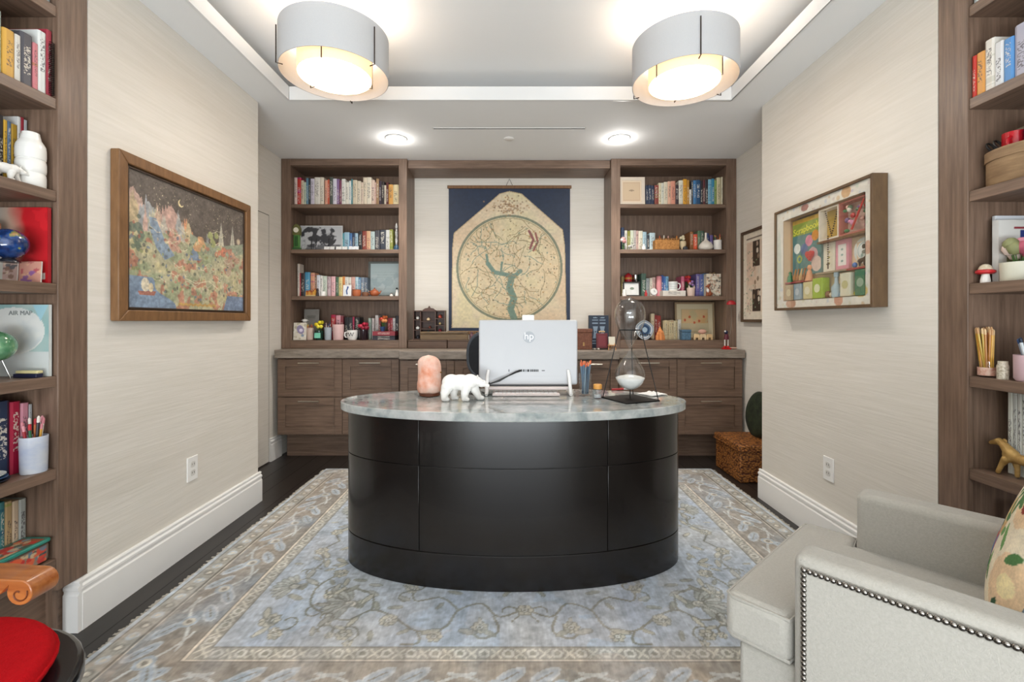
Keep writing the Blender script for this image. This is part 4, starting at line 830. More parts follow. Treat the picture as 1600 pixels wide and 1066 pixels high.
G().lathe([(0, 0), (.021, 0), (.022, .05), (.009, .07), (.008, .10), (.012, .101), (.012, .122), (0, .122)], 16, (.47, -.034, p0), cap=False).obj('bottle', C('a9bcc4', .3), sb, smooth=60)
for k, (x, z, r, col) in enumerate(((.41, .075, .018, '8a5a3c'), (.435, .07, .014, 'd8c9ae'), (.50, .07, .013, '7fa6c4'), (.595, .078, .012, 'c9bf3a'))): G().ball((x, -.034, p0+r), (r*.8, r*.7, r), 8, 6).obj('trinket', C(col, .5), sb, smooth=180)
G().lathe([(0, 0), (.022, 0), (.016, .03), (.012, .05), (.006, .058), (.011, .064), (.012, .074), (.006, .084), (0, .085)], 14, (.272, -.036, p0+.098), cap=False).obj('angel', C('d9966e', .6), sb, smooth=60)
G().lathe([(0, 0), (.016, 0), (.013, .03), (.006, .045), (.009, .055), (0, .064)], 12, (.098, -.032, .158), cap=False).obj('green_figure', C('2f7a44', .5), sb, smooth=60)
for i in range(4): skin('giraffe', C(['c98f52', 'b57a44', 'd9b27a', 'a9683c'][i], .6), [(0, 0, .03, .007), (.012, 0, .032, .006), (.018, 0, .06, .004), (.024, 0, .066, .004), (0, 0, 0, .003), (.012, 0, 0, .003)], [(0, 1), (1, 2), (2, 3), (0, 4), (1, 5)], sb, (.13+.027*i, -.033, .161), sub=1)
g = G(); hp = [(.017*1.0*(16*math.sin(t)**3)/16, .017*(13*math.cos(t)-5*math.cos(2*t)-2*math.cos(3*t)-math.cos(4*t))/16) for t in [2*PI*i/28 for i in range(28)]]
g.prism([(x*1.7+.275, z*1.7+.29) for x, z in hp], -.045, -.031, 'y').obj('heart', C('c9343a', .35), sb, bevel=.003)
G().box(.014, w-.014, -.0645, -.063, .014, h-.014).obj('glass_pane', gl, sb)

# ================================================================== BASKET AND ROUND PILLOW
def wicker():
    m = M('wicker', 'b0692c', .55); nt = m.node_tree; N = nt.nodes; L = nt.links; b = N['Principled BSDF']; tc = N.new('ShaderNodeTexCoord')
    v = N.new('ShaderNodeTexVoronoi'); v.inputs['Scale'].default_value = 62; mp_ = N.new('ShaderNodeMapping'); mp_.inputs['Scale'].default_value = (1, 1, 1.5); L.new(tc.outputs['Object'], mp_.inputs[0]); L.new(mp_.outputs[0], v.inputs[0])
    r = N.new('ShaderNodeValToRGB'); r.color_ramp.elements[0].color = (*lin('c4813c'), 1); r.color_ramp.elements[1].color = (*lin('4d230c'), 1); r.color_ramp.elements[1].position = .75; L.new(v.outputs['Distance'], r.inputs[0]); L.new(r.outputs[0], b.inputs['Base Color'])
    bp_ = N.new('ShaderNodeBump'); bp_.invert = True; bp_.inputs['Strength'].default_value = .9; bp_.inputs['Distance'].default_value = .006; L.new(v.outputs['Distance'], bp_.inputs['Height']); L.new(bp_.outputs[0], b.inputs['Normal']); return m
wk = wicker(); bs = thing('wicker_box', 'lidded brown wicker box on floor in the right alcove', 'basket', (1.755, 3.41, 0))
G().box(-.143, .143, -.195, .195, 0, .225).obj('body', wk, bs, bevel=.01); G().box(-.152, .152, -.204, .204, .2255, .268).obj('lid', wk, bs, bevel=.01)
q = G(); q.tube([(x, y, .229) for x, y in ((-.153, -.205), (.153, -.205), (.153, .205), (-.153, .205))], .006, 6, closed=True); q.obj('lid_rim', wk, bs, smooth=60)
rp = thing('round_pillow', 'dark green round pillow leaning on the wall atop the wicker box', 'pillow', (1.868, 3.45, .2685), -PI/2)
pil = G().lathe([(0, -.032), (.09, -.030), (.15, -.02), (.172, -.005), (.172, .005), (.15, .02), (.09, .030), (0, .032)], 40, cap=False).obj('pillow', M('green_leafprint', '2f3a22', .8, noise=(26, 0), col2='12180e', bump=(30, .3)), rp, (0, .0, .170), (PI/2-.14, 0, 0), smooth=60)

# ================================================================== BOOKS AND SHELF OBJECTS: helpers
pages = M('page_paper', 'd9cfba', .9, noise=(1, 0), col2='bfb49c', stretch=(400, 1, 1)); cov = cover_mat()
ORD = lambda n: f"{n}{'th' if 10 <= n % 100 <= 20 else {1: 'st', 2: 'nd', 3: 'rd'}.get(n % 10, 'th')}"
def book(loc, rz, w, h, dp, hexc, label, group, child=False, lean=0):
    t = min(.0024, w*.18); w -= .0006; r = w*.12
    g = G(); P = [(-w/2, dp), (-w/2, r), (-w*.28, .0), (w*.28, .0), (w/2, r), (w/2, dp), (w/2-t, dp), (w/2-t, r+t), (-w/2+t, r+t), (-w/2+t, dp)]
    n = len(P); vs = [(p[0], p[1], 0) for p in P]+[(p[0], p[1], h) for p in P]; caps = [(0, 1, 8, 9), (1, 2, 3, 4, 7, 8), (4, 5, 6, 7)]
    g.add(vs, [(i, (i+1) % n, (i+1) % n+n, i+n) for i in range(n)]+[c_[::-1] for c_ in caps]+[tuple(i+n for i in c_) for c_ in caps])
    pg = (-w/2+t+.0002, w/2-t-.0002, r+t+.0005, dp-.003, .0035, h-.0035)
    if not child: g.box(*pg, 1)
    o = g.obj('book', [cov, pages], None, loc, (0, lean, rz)); o.color = (*lin(hexc), 1); tag(o, label, 'book', group)
    if child: G().box(*pg).obj('page_block', pages, o)
    return o
SC = 6.664
CR = {'L1': (430, 240), 'L2': (430, 390), 'R1': (940, 240), 'R2': (940, 390)}
def bx(cr, c, d): return (CR[cr][0]+c/SC-CX)*d/F
def bz(cr, c, d): return EYE-(CR[cr][1]+c/SC-CY)*d/F
CASE = {'L': 'left back bookcase', 'R': 'right back bookcase'}
def row(cr, base, d, shelf, spec, dep=.15):
    it = [q.split() for q in spec.strip().split(';') if q.strip()]
    for k, (a, b, tp, hx_, *nm) in enumerate(it):
        a, b, tp = float(a), float(b), float(tp); X0, X1 = bx(cr, a, d), bx(cr, b, d); h_ = bz(cr, tp, d)-base; lo_, hi_ = (-1.892, -.971) if cr[0] == 'L' else (.928, 1.831)
        X0, X1 = max(X0, lo_), min(X1, hi_)
        if X1-X0 < .005: X0, X1 = (lo_, lo_+.02) if k == 0 else (hi_-.02, hi_)
        if k and X0 < pv: X0 = pv
        pv = X1
        if X1-X0 < .003: continue
        book(((X0+X1)/2, d, base+.0005), 0, X1-X0, h_, min(dep*(.85+.25*random.random()), 4.18-d), hx_, f"{' '.join(nm)} book, {ORD(k+1)} book from left on {shelf} of {CASE[cr[0]]}", f'books on the {shelf} of the {CASE[cr[0]]}')
def LT(name, label, cat, loc, prof, mat, n=20, sx=1, sy=1, rz=0, group=None):
    return tag(G().lathe(prof, n, cap=False, sx=sx, sy=sy).obj(name, mat, None, loc, (0, 0, rz), smooth=45), label, cat, group)
def cup_prof(r0, r1, h, t=.003): return [(0, 0), (r0, 0), (r0+.001, .002), (r1, h), (r1-t, h), (r0-t, .006), (0, .006)]
def cname(h):
    r, g_, b = [int(h[i:i+2], 16) for i in (0, 2, 4)]; mx_, mn_ = max(r, g_, b), min(r, g_, b)
    if mx_ < 75: return 'black'
    if mx_-mn_ < 28: return 'white' if mx_ > 190 else 'grey'
    if mx_ == r: return 'yellow' if g_ > .72*r and b < .6*r else 'orange' if g_ > .5*r and b < .5*r else 'pink' if b > .6*r else 'red' if r > 150 else 'brown'
    return 'green' if mx_ == g_ else 'blue'
def pens(loc, r, h, cols, where, name='pen', hh=.06, tips=None, rad=.0028):
    for k, col in enumerate(cols):
        a = k*2.399+.4; q = r*(.25+.55*((k*7) % 5)/5); b0 = (loc[0]+q*.5*math.cos(a), loc[1]+q*.5*math.sin(a), loc[2]+.0065); t1 = (loc[0]+(q+r*.55)*math.cos(a), loc[1]+(q+r*.55)*math.sin(a), loc[2]+h+hh*(.55+.45*((k*11) % 7)/7))
        pencil(f'thin {cname(col)} {name} standing in {where}', f'{name}s in {where}', b0, t1, rad, col, (tips or cols)[(k+1) % len(tips or cols)], name)
def flowers(label, loc, r, cols, h, n=6, br=.014):
    t = thing('flower_bunch', label, 'flowers', loc)
    for k in range(n):
        a = k*2.4; q = r*(.15 if k == 0 else .8); p = (q*math.cos(a), q*math.sin(a), h*(1-.25*(k % 3)/2)); G().tube([(q*.2*math.cos(a), q*.2*math.sin(a), 0), p], .0016, 5).obj('stem', C('4f7a3a', .6), t)
        G().lathe([(0, -br), (br*.6, -br*.8), (br, 0), (br*.9, br*.5), (br*.4, br), (0, br*.8)], 9, p, cap=False).obj('blossom', C(cols[k % len(cols)], .6), t, smooth=60)
def fpic(label, X0, X1, z0, z1, y, fh, fw, cv, lean=-.06, dp=.014, matc=None, name='framed_picture'):
    t = thing(name, label, 'picture frame', ((X0+X1)/2, y, z0+abs(lean)*dp+.0006)); W_, H_ = X1-X0, z1-z0-.004
    R = Matrix.Rotation(lean, 4, 'X')
    for P in ([(0, 0), (W_, 0), (W_-fw, fw), (fw, fw)], [(0, H_), (W_, H_), (W_-fw, H_-fw), (fw, H_-fw)], [(0, 0), (fw, fw), (fw, H_-fw), (0, H_)], [(W_, 0), (W_-fw, fw), (W_-fw, H_-fw), (W_, H_)]):
        G().prism([(p[0]-W_/2, p[1]) for p in P], 0, dp, 'y').obj('frame_bar', C(fh, .45), t, rot=(lean, 0, 0))
    G().box(-W_/2+fw*.5, W_/2-fw*.5, dp*.6, dp, fw*.5, H_-fw*.5).obj('backing_board', C('4a4036', .8), t, rot=(lean, 0, 0))
    p = R @ Vector((-W_/2+fw*.8, dp*.5, fw*.8)); o = cv.obj('picture', pap, t, p, (lean, 0, 0)); o.scale = ((W_-1.6*fw)/cv.w, 1, (H_-1.6*fw)/cv.h)
    return t
def plate_card(label, loc, w_, h_, cv, th=.006, lean=-.1, name='card', cat='card', edge='e6e0d4', rz=0):
    t = thing(name, label, cat, (loc[0], loc[1], loc[2]+abs(lean)*th+.0004), rz); G().box(-w_/2, w_/2, 0, th, 0, h_).obj('board', C(edge, .7), t, rot=(lean, 0, 0))
    o = cv.obj('print', pap, t, Matrix.Rotation(lean, 4, 'X') @ Vector((-w_/2, -.0006, 0)), (lean, 0, 0)); o.scale = (w_/cv.w, 1, h_/cv.h); return t
def blotch(w_, h_, base, cols, n=30, r=.012, seed=1, nx=40, ny=40):
    c = Cv(w_, h_, nx, ny, base); rs = np.random.RandomState(seed)
    for k in range(n): c.disc(rs.uniform(0, w_), rs.uniform(0, h_), r*rs.uniform(.4, 1.3), cols[k % len(cols)], r*rs.uniform(.3, 1), .9)
    return c

# ================================================================== LEFT BACK BOOKCASE
Z1, Z2, Z3, Z4 = 2.1495, 1.7605, 1.3605, .9805
row('L1', Z1, 3.95, 'top shelf', '''192 228 250 e3c9bf pinkish; 228 268 250 c23a30 red; 268 295 280 cdbba4 beige; 295 320 300 bcc4ae pale green; 320 345 256 5d8296 blue; 345 368 256 33373d dark; 368 405 262 c9c0cc lavender;
405 465 248 d9d2c6 white patterned; 465 505 248 dcd0bc cream; 515 545 280 d99a80 salmon; 545 565 270 c25a3e orange red; 565 600 246 4d534c dark green; 600 640 262 d9d3dc white and purple; 640 665 265 8a6a94 purple; 668 690 280 7d3f58 plum;
690 730 265 e3dfd6 white; 730 765 300 e3ddcf off white; 765 790 285 dfe0da white; 790 805 266 4f8a92 teal; 805 850 276 d6c8ae cream patterned; 850 890 286 dccfb8 cream; 890 915 300 dfc8b4 peach; 915 950 250 e0d0b8 cream;
950 1000 248 e6dbc6 cream; 1000 1035 276 e0c6b4 peach; 1035 1050 300 d8b2a4 pink; 1050 1080 262 a3825f tan; 1080 1105 285 3a2c3c dark purple; 1105 1135 292 322a2a black; 1135 1155 330 cfc2ae pale; 1155 1180 300 5d2a2a dark red;
1180 1225 322 d79f52 golden; 1225 1284 325 e0cfa4 cream''')
row('L1', Z2, 4.0, 'second shelf', '''690 715 830 4f97a3 teal; 715 770 820 9dbfcf pale blue; 770 800 830 4a76a8 blue; 800 830 826 33405a navy; 830 860 830 a3bfd0 light blue; 865 905 810 2c2a2c black; 905 950 806 8d4338 red brown; 950 990 806 d9ab86 peach;
990 1035 812 b4c4c2 grey green; 1035 1085 800 4a4a50 charcoal; 1085 1150 796 3a3f4a dark patterned; 1150 1190 796 c9c9c4 white; 1190 1225 790 8d9048 olive''')
row('L2', Z3, 4.01, 'third shelf', '''170 205 150 d9cec2 tall cream; 205 265 246 b5333a red; 265 305 246 3a3436 black; 305 360 236 4f93b5 blue; 365 410 242 d69c7c salmon; 410 430 270 7d5a44 brown; 430 465 266 d9dbe0 white; 465 495 272 e0ded8 white;
495 535 276 c9d3c4 white and green; 540 575 282 c9b0b4 grey pink; 580 625 280 e3b3b6 pink; 630 660 286 4d6b54 dark green; 660 700 286 dccb90 pale yellow; 700 725 280 cf8548 orange; 725 760 286 e0dcd2 white; 760 790 288 d6cfc2 cream; 790 830 286 d0a498 cream and red;
832 865 286 b9d0da pale blue; 865 890 292 5f87a8 blue; 890 925 290 7d8a96 grey blue; 925 958 292 5a6676 slate''', .085)
row('L2', Z4, 4.06, 'bottom shelf', '''580 625 680 c4303a red; 630 680 686 e0a2ab pink; 680 708 700 8d3a44 dark red; 720 760 706 2a292c black; 760 804 706 3a3a3e black; 806 824 702 b23a58 crimson; 826 875 706 29282a black; 970 995 716 b5c9bc pale green;
1005 1030 716 d9cfcb white and red; 1040 1075 686 d8d0cc white; 1076 1100 720 8d4a48 brick; 1170 1200 716 a83a40 red; 1200 1222 714 b83c44 red; 1222 1250 716 dad5d2 white; 1252 1284 690 2f3038 dark''', .1)
YO = 3.93; kk = YO/F/SC
# row 2 objects
x = bx('L1', 216, YO); t = thing('clock_figurine', 'small green toy longcase clock with white dial', 'figurine', (x, YO+.02, Z2))
G().box(-.032, .032, -.018, .018, 0, .022).obj('plinth', C('3f6a3a', .5), t, bevel=.002); G().box(-.024, .024, -.014, .014, .022, .13).obj('case', C('568a44', .5), t, bevel=.002); G().box(-.015, .015, -.016, -.014, .032, .12).obj('door', C('2f5a2c', .4), t)
G().prism([(-.032, .13), (.032, .13), (.032, .19), (.02, .215), (0, .226), (-.02, .215), (-.032, .19)], -.018, .018, 'y').obj('hood', C('6b6a3a', .5), t, bevel=.002); G().lathe([(0, 0), (.022, 0), (.022, .004), (0, .004)], 20, cap=False).obj('dial', C('f0ead8', .4), t, (0, -.018, .172), (PI/2, 0, 0))
c = Cv(.36, .21, 110, 66, 'b9b9bb'); n_ = fbm(c.X*26, c.Y*26, 3); msk = (np.hypot((c.X-.11)/.11, (c.Y-.12)/.09) < 1.05) | (np.hypot((c.X-.24)/.07, (c.Y-.12)/.08) < 1.05); c.fill(msk*np.clip((n_-.38)*7, 0, 1), '26262b', .95); c.fill((c.Y < .05)*np.clip((n_-.3)*4, 0, 1), '3d3d42', .8)
for xx in (.09, .13, .24): c.stroke([(xx, .01), (xx+.004, .1)], .004, '1d1d20')
fpic('black and white photograph of trees in a thin pale frame', bx('L1', 250, 3.97), bx('L1', 690, 3.97), Z2, bz('L1', 742, 3.97), 3.985, 'd6d6d4', .006, c, -.04)
for k, (a, b) in enumerate(((505, 560), (566, 612), (630, 685), (695, 745))): plate_card(f'tiny white place card, {ORD(k+1)} of four below the tree photograph', (bx('L1', (a+b)/2, YO), YO+.005, Z2), (b-a)*kk, .029, blotch(.04, .03, 'eceae6', ['d4d0c8'], 3, .004, k, 12, 10), .004, -.2, 'place_card')
plate_card('low white card against blue books, left bookcase second shelf', (bx('L1', 808, YO), YO+.02, Z2), .085, .034, blotch(.08, .03, 'eef0f2', ['d0d8e0', '8a9cb0'], 6, .006, 4, 16, 10), .004, -.15, 'place_card')
x = bx('L1', 1254, YO); t = thing('tower_figurine', 'slender black and white tower figurine on blue base', 'figurine', (x, YO+.03, Z2))
G().lathe([(0, 0), (.024, 0), (.025, .02), (.018, .034), (.008, .05), (0, .05)], 20, cap=False).obj('base', C('2c4a63', .4), t, smooth=45); G().lathe([(.007, .045), (.012, .09), (.009, .12), (.014, .15), (.007, .18), (.012, .205), (.005, .23), (0, .25)], 14, cap=False).obj('tower', M('tower_mottle', 'd8d6d2', .4, noise=(70, 0), col2='1c1c1e'), t, smooth=60)
# row 3 objects
c = blotch(.3, .3, 'c3d2d2', ['cfdada', 'b4c6c8'], 12, .05, 2); [c.stroke([(.03, z), (.25, z)], .002, 'a9bab8', .6) for z in np.arange(.06, .27, .022)]
fpic('document in grey frame leaning in left bookcase\'s third shelf', bx('L2', 962, 4.1), -.972, Z3, bz('L2', 118, 4.1), 4.11, '6b6f6a', .018, c, -.05)
x = bx('L2', 360, YO); t = thing('village_ornament', 'honey coloured miniature village ornament before blue books', 'ornament', (x, YO+.03, Z3)); G().box(-.042, .042, -.02, .02, 0, .012).obj('base', C('d9c08a', .6), t)
rr = random.Random(4)
for k in range(7):
    xx = -.036+.012*k; hh = rr.uniform(.03, .058); G().box(xx-.007, xx+.007, -.014, .012, .012, hh).obj('house', C(['d99a3c', 'c97a34', 'e0b04f'][k % 3], .6), t); G().prism([(xx-.008, hh), (xx+.008, hh), (xx, hh+.014)], -.015, .013, 'y').obj('roof', C('a8542c', .6), t)
LT('dark_figurine', 'tiny dark figurine beside the miniature village', 'figurine', (bx('L2', 430, YO), YO+.02, Z3), [(0, 0), (.013, 0), (.010, .03), (.006, .042), (.010, .052), (.008, .064), (0, .07)], C('33272a', .5), 14)
LT('white_candle', 'squat white candle jar before white books on third shelf', 'candle', (bx('L2', 488, YO), YO+.02, Z3), [(0, 0), (.021, 0), (.022, .003), (.022, .04), (.019, .042), (.019, .036), (0, .036)], cer)
c = blotch(.07, .1, 'e9e9ea', ['dfe2e6'], 4, .02, 2); c.stroke([(.035, .02), (.03, .05), (.04, .075)], .006, '33508a'); c.disc(.04, .08, .008, '33508a'); plate_card('white card with blue figure on left third shelf', (bx('L2', 743, YO), YO+.01, Z3), .07, .097, c, .005)
terra = C('b5633a', .6)
LT('terracotta_pot', 'plain wide terracotta pot left of the teapot', 'pot', (bx('L2', 836, YO), YO+.03, Z3), [(0, 0), (.030, 0), (.036, .015), (.037, .045), (.034, .054), (.036, .058), (.03, .058), (.03, .02), (0, .02)], terra, 24)
t = thing('brown_basket', 'small brown handled pot between terracotta pot and teapot', 'pot', (bx('L2', 928, YO), YO+.03, Z3)); G().lathe([(0, 0), (.026, 0), (.031, .016), (.028, .036), (.024, .036), (.026, .016), (0, .01)], 20, cap=False).obj('bowl', C('7d5238', .6), t, smooth=45); G().tube([(.028*math.cos(a), 0, .034+.03*math.sin(a)) for a in [PI*i/10 for i in range(11)]], .0022, 6).obj('handle', C('9aa09c', .5), t, smooth=60)
t = thing('teapot', 'small terracotta teapot in front of the framed document', 'teapot', (bx('L2', 1022, YO), YO+.035, Z3))
G().lathe([(0, 0), (.024, 0), (.038, .018), (.040, .032), (.03, .05), (.014, .056), (0, .056)], 24, cap=False).obj('pot', C('a95a34', .45), t, smooth=60); G().lathe([(.018, .054), (.016, .06), (.006, .063), (.005, .068), (.007, .072), (0, .076)], 16, cap=False).obj('lid', C('a95a34', .45), t, smooth=60)
G().tube([(.034, 0, .025), (.048, 0, .032), (.056, 0, .05)], [.009, .006, .0045], 8).obj('spout', C('a95a34', .45), t, smooth=60); G().tube([(-.034, 0, .042), (-.052, 0, .044), (-.052, 0, .022), (-.036, 0, .016)], .004, 8).obj('handle', C('a95a34', .45), t, smooth=60)
for k, (cx_, hh) in enumerate(((1200, .03), (1258, .075))):
    t = thing('snow_figurine', ['tiny white and dark figurine lying by the document frame', 'small white figurine with black hat by bookcase edge'][k], 'figurine', (bx('L2', cx_, YO), YO+.03, Z3)); G().lathe([(0, 0), (.014, 0), (.016, hh*.3), (.009, hh*.55), (.011, hh*.7), (.007, hh*.82), (0, hh*.84)], 14, cap=False).obj('body', cer, t, smooth=60); G().lathe([(0, hh*.8), (.014, hh*.8), (.014, hh*.84), (.008, hh*.85), (.007, hh), (0, hh)], 12, cap=False).obj('hat', C('1d1d20', .5), t, smooth=45)
# row 4 objects
c = blotch(.11, .15, 'd9d2c4', ['c9c2ae', 'b5ad92', 'e6e2da'], 30, .012, 3); c.disc(.06, .09, .03, '8a7fa8', .04, .9, .5); c.disc(.065, .085, .015, 'e0d8e8'); c.disc(.08, .04, .012, '8a9ab0'); plate_card('pale picture tile with purple bird, far left bottom shelf', (-1.835, YO+.0, Z4), .11, .15, c, .008, -.08, 'picture_tile', 'tile')
c = blotch(.13, .26, '8d8983', ['86827c'], 6, .04, 3); c.stroke([(.03, .2), (.1, .2)], .003, '5d5953'); c.stroke([(.035, .185), (.095, .185)], .003, '5d5953'); plate_card('tall grey booklet with small title, left bottom shelf', (bx('L2', 377, 4.08), 4.07, Z4), .132, .27, c, .012, -.06, 'grey_booklet', 'booklet', '8d8983')
t = thing('seashell', 'white spiky seashell balanced atop picture tile', 'shell', (bx('L2', 310, 3.985), 3.985, Z4+.152)); G().ball((0, 0, .016), (.022, .014, .016), 12, 8).obj('shell_body', cer, t, smooth=60); G().box(-.02, .02, -.01, .02, -.152, 0).obj('support_block', C('cfc8bc', .7), t)
for k in range(5): G().tube([(0, 0, .016), (.036*math.cos(PI*k/4), 0, .018+.016*math.sin(PI*k/4))], [.008, .001], 6).obj('spike', cer, t, smooth=60)
def pot(cx_, r, h_, mat, label, name='pen_cup', cat='cup', dd=YO+.04, cr='L2', z=Z4, n=24): return (bx(cr, cx_, dd), dd, z, LT(name, label, cat, (bx(cr, cx_, dd), dd, z), cup_prof(r*.85, r, h_), mat, n))
a = pot(364, .033, .105, C('cdb4a6', .5), 'blush pen cup holding yellow and red pencils'); pens(a[:3], .022, .105, ['d9b030', 'c23a2e', 'e0c04a', 'a83a30', 'd98a2e'], 'the blush pen cup', 'pencil', .04)
a = pot(459, .037, .082, M('dark_green_glass', '1d3a30', .2, noise=(5, .1)), 'dark green candle jar with turquoise label', 'candle_jar', 'jar'); G().box(-.026, .026, -.040, -.037, .018, .062).obj('label_square', C('7fd0b4', .5), a[3]); flowers('bunch of yellow tulips in the dark green jar', (a[0], a[1], Z4+.007), .034, ['e6d42a', 'e0c81c', 'efe04a'], .145, 8, .016)
a = pot(551, .032, .11, C('aab4bb', .5), 'blue grey pen cup beside pink cup'); pens(a[:3], .022, .11, ['2c3a6a', 'd8d8d8', 'c9a29a', '3a4a78', '9a5a5a', '30303a'], 'the blue grey pen cup', 'marker', .05)
pot(658, .049, .135, C('e3bdba', .45), 'large plain pink cup on left bottom shelf', 'pink_cup', 'cup', YO+.05)
t = thing('white_mug', 'wide white mug with dark script below black books', 'mug', (bx('L2', 806, YO+.05), YO+.05, Z4)); G().lathe([(0, 0), (.035, 0), (.046, .03), (.047, .085), (.043, .085), (.042, .03), (0, .01)], 28, cap=False).obj('bowl', cer, t, smooth=45); G().tube([(-.044+.0, 0, .07), (-.066, 0, .065), (-.07, 0, .04), (-.06, 0, .022), (-.042, 0, .025)], .006, 8).obj('handle', cer, t, smooth=60); G().tube([(-.028+.0045*i, -.0478+.0002*abs(i-6)**2, .05+.016*math.sin(i*1.25)) for i in range(13)], .0022, 6).obj('script_mark', C('2f3038', .5), t, smooth=60)
a = pot(920, .041, .09, M('smoked_glass', '2a1c22', .15, noise=(5, .1)), 'dark glass cup holding red flowers', 'dark_cup', 'cup'); flowers('bunch of crimson flowers in the dark glass cup', (a[0], a[1], Z4+.007), .04, ['b01c3a', 'c2304a', '8d1430'], .13, 9, .017)
for k, (z0, z1, col, nm) in enumerate(((0, .022, '33323c', 'dark lowest'), (.0225, .038, '26262c', 'black middle'), (.0385, .075, '8d2f3a', 'thick red topmost'))):
    g = G(); y0 = YO+.005; g.box(-.097, .097, 0, .11, z0, z1); o = g.obj('book', [cov, pages], None, (bx('L2', 1128, YO), y0, Z4+.0005)); o.color = (*lin(col), 1); tag(o, f'{nm} book lying flat in stack, left bottom shelf', 'book', 'flat stack on the left bottom shelf')
flowers('orange cactus blossoms above the flat book stack', (bx('L2', 1130, YO+.05), YO+.05, Z4+.0765), .03, ['d9703a', 'c2452e', 'e0905a'], .12, 8, .016)
LT('blue_bowl', 'little dark blue bowl on the flat book stack', 'bowl', (bx('L2', 1115, YO+.02), YO+.03, Z4+.0765), cup_prof(.014, .026, .04), C('33507d', .3), 18)

# ================================================================== RIGHT BACK BOOKCASE
c = Cv(.22, .24, 50, 50, 'e6d3bb'); c.rect(.02, .2, .02, .22, 'd4b899'); c.rect(.03, .19, .035, .205, 'd9c0a0'); c.disc(.11, .13, .03, 'a38c74', .008)
fpic('cream framed pale picture at left end of right bookcase\'s top shelf', .928, bx('R1', 455, 3.95), Z1, bz('R1', 236, 3.95), 3.955, 'e6d8c6', .028, c, -.04)
row('R1', Z1, 3.95, 'top shelf', '''462 490 330 26334d navy; 490 520 330 293650 navy; 520 550 334 242f48 navy; 553 595 330 8d4038 dark red; 595 622 306 dccfae cream and black; 622 650 306 d3d2c2 pale; 650 690 296 dcd0b8 cream; 690 725 290 dfae94 salmon; 725 770 286 d49079 coral;
770 805 330 3a2c34 dark; 805 850 280 e0dac9 cream; 850 890 266 d79a2c golden yellow; 890 915 276 b5843a mustard; 915 935 375 e6e1d6 short white; 935 955 280 4a4a4e dark; 955 985 280 3f78a8 blue; 985 1030 276 1f4a70 deep blue; 1030 1055 284 26242a black;
1055 1080 276 5a2a2e maroon; 1080 1110 270 2a2830 black; 1110 1145 270 7db0c6 light blue; 1145 1175 262 3a86a8 blue; 1175 1200 280 8aa05a green; 1200 1240 250 d4c7a2 cream; 1245 1294 245 e0d6b8 thick cream''')
row('R1', Z2, 4.02, 'second shelf', '''204 236 770 2c3c58 dark blue; 240 268 800 d6d2ca white; 270 300 806 8d8a3a olive; 300 335 800 d0d6c0 pale green; 335 360 800 c2b9b4 grey; 360 385 804 c9a9a0 dusty pink; 385 430 806 e3dcc8 cream; 430 470 816 a9c4cf light blue; 470 500 850 353a42 dark;
500 560 826 bcd0d6 pale blue; 920 958 816 8d5a30 brown; 958 1000 840 d95a34 orange red; 1002 1030 806 5a7a5c green; 1030 1070 806 3f5a4a dark green; 1090 1120 830 3a4a7a blue; 1130 1160 850 6a5a94 purple''')
row('R2', Z3, 4.04, 'third shelf', '''205 235 280 8d7a4a brown; 415 465 250 4f6a5c green; 465 500 300 9aa0a0 grey; 503 530 296 d8d0c0 cream; 530 562 290 c9a8a0 pink; 620 645 268 34508d blue; 645 670 280 3f6aa8 blue; 670 698 280 7fb0cf light blue; 830 864 280 c4607a pink;
985 1022 256 6a609a purple; 1022 1060 258 54609a violet blue; 1060 1095 250 4a7396 blue; 1095 1120 252 6a90a8 pale blue''')
row('R2', Z4, 4.05, 'bottom shelf', '''515 552 668 d3c0a0 cream; 555 580 684 8d2a28 red; 580 618 690 9a332c red; 640 662 740 d6c49a beige; 662 684 736 dccda6 beige; 684 706 740 cfba90 beige; 706 728 738 d9caa2 beige; 728 752 736 d3c098 beige; 752 772 742 dccfac beige; 772 792 738 c9b78e beige; 794 830 730 dcd8cc off white''', .045)
# row 2 objects
flowers('small cluster of pink and white porcelain flowers', (bx('R1', 232, YO), YO+.025, Z2), .018, ['e0b0ac', 'f0e6e0', 'd99a98'], .1, 7, .015)
blob('cow_figurine', M('cow_spots', 'eae6de', .5, noise=(60, 0), col2='242222'), [(.016, 0, .034, .026, .012, .014)], [[(.032, 0, .036, .011), (.046, 0, .05, .008), (.058, 0, .046, .006)]]+[[(x, y, .028, .007), (x, y, .0055, .0055)] for x in (-.002, .032) for y in (-.007, .007)], None, (bx('R1', 290, YO), YO+.02, Z2), vox=.0015, it=3); tag(bpy.data.objects['cow_figurine'], 'black and white spotted cow figurine before olive book', 'figurine')
LT('white_bottle', 'tiny white bottle ornament left of the straw basket', 'bottle', (bx('R1', 446, YO), YO+.02, Z2), [(0, 0), (.015, 0), (.017, .02), (.012, .036), (.006, .042), (.006, .054), (0, .054)], cer, 16)
tag(G().box(-.02, .02, -.015, .015, 0, .008).obj('white_dish', cer, None, (bx('R1', 500, YO), YO+.02, Z2), bevel=.003), 'flat little white dish before pale blue book', 'dish')
t = thing('straw_basket', 'rectangular straw basket with looped rim on second shelf', 'basket', (bx('R1', 692, YO), YO+.06, Z2)); straw = M('straw', 'c98f4e', .7, noise=(70, 0), col2='8d5a26', bump=(90, .6))
G().box(-.105, .105, -.05, .05, 0, .092).obj('body', straw, t, bevel=.008)
for k in range(9): G().tube([(-.092+.023*k+.0105*math.cos(a), -.046, .09+.013*math.sin(a)) for a in [PI*i/8 for i in range(9)]], .0026, 6).obj('rim_loop', straw, t, smooth=60)
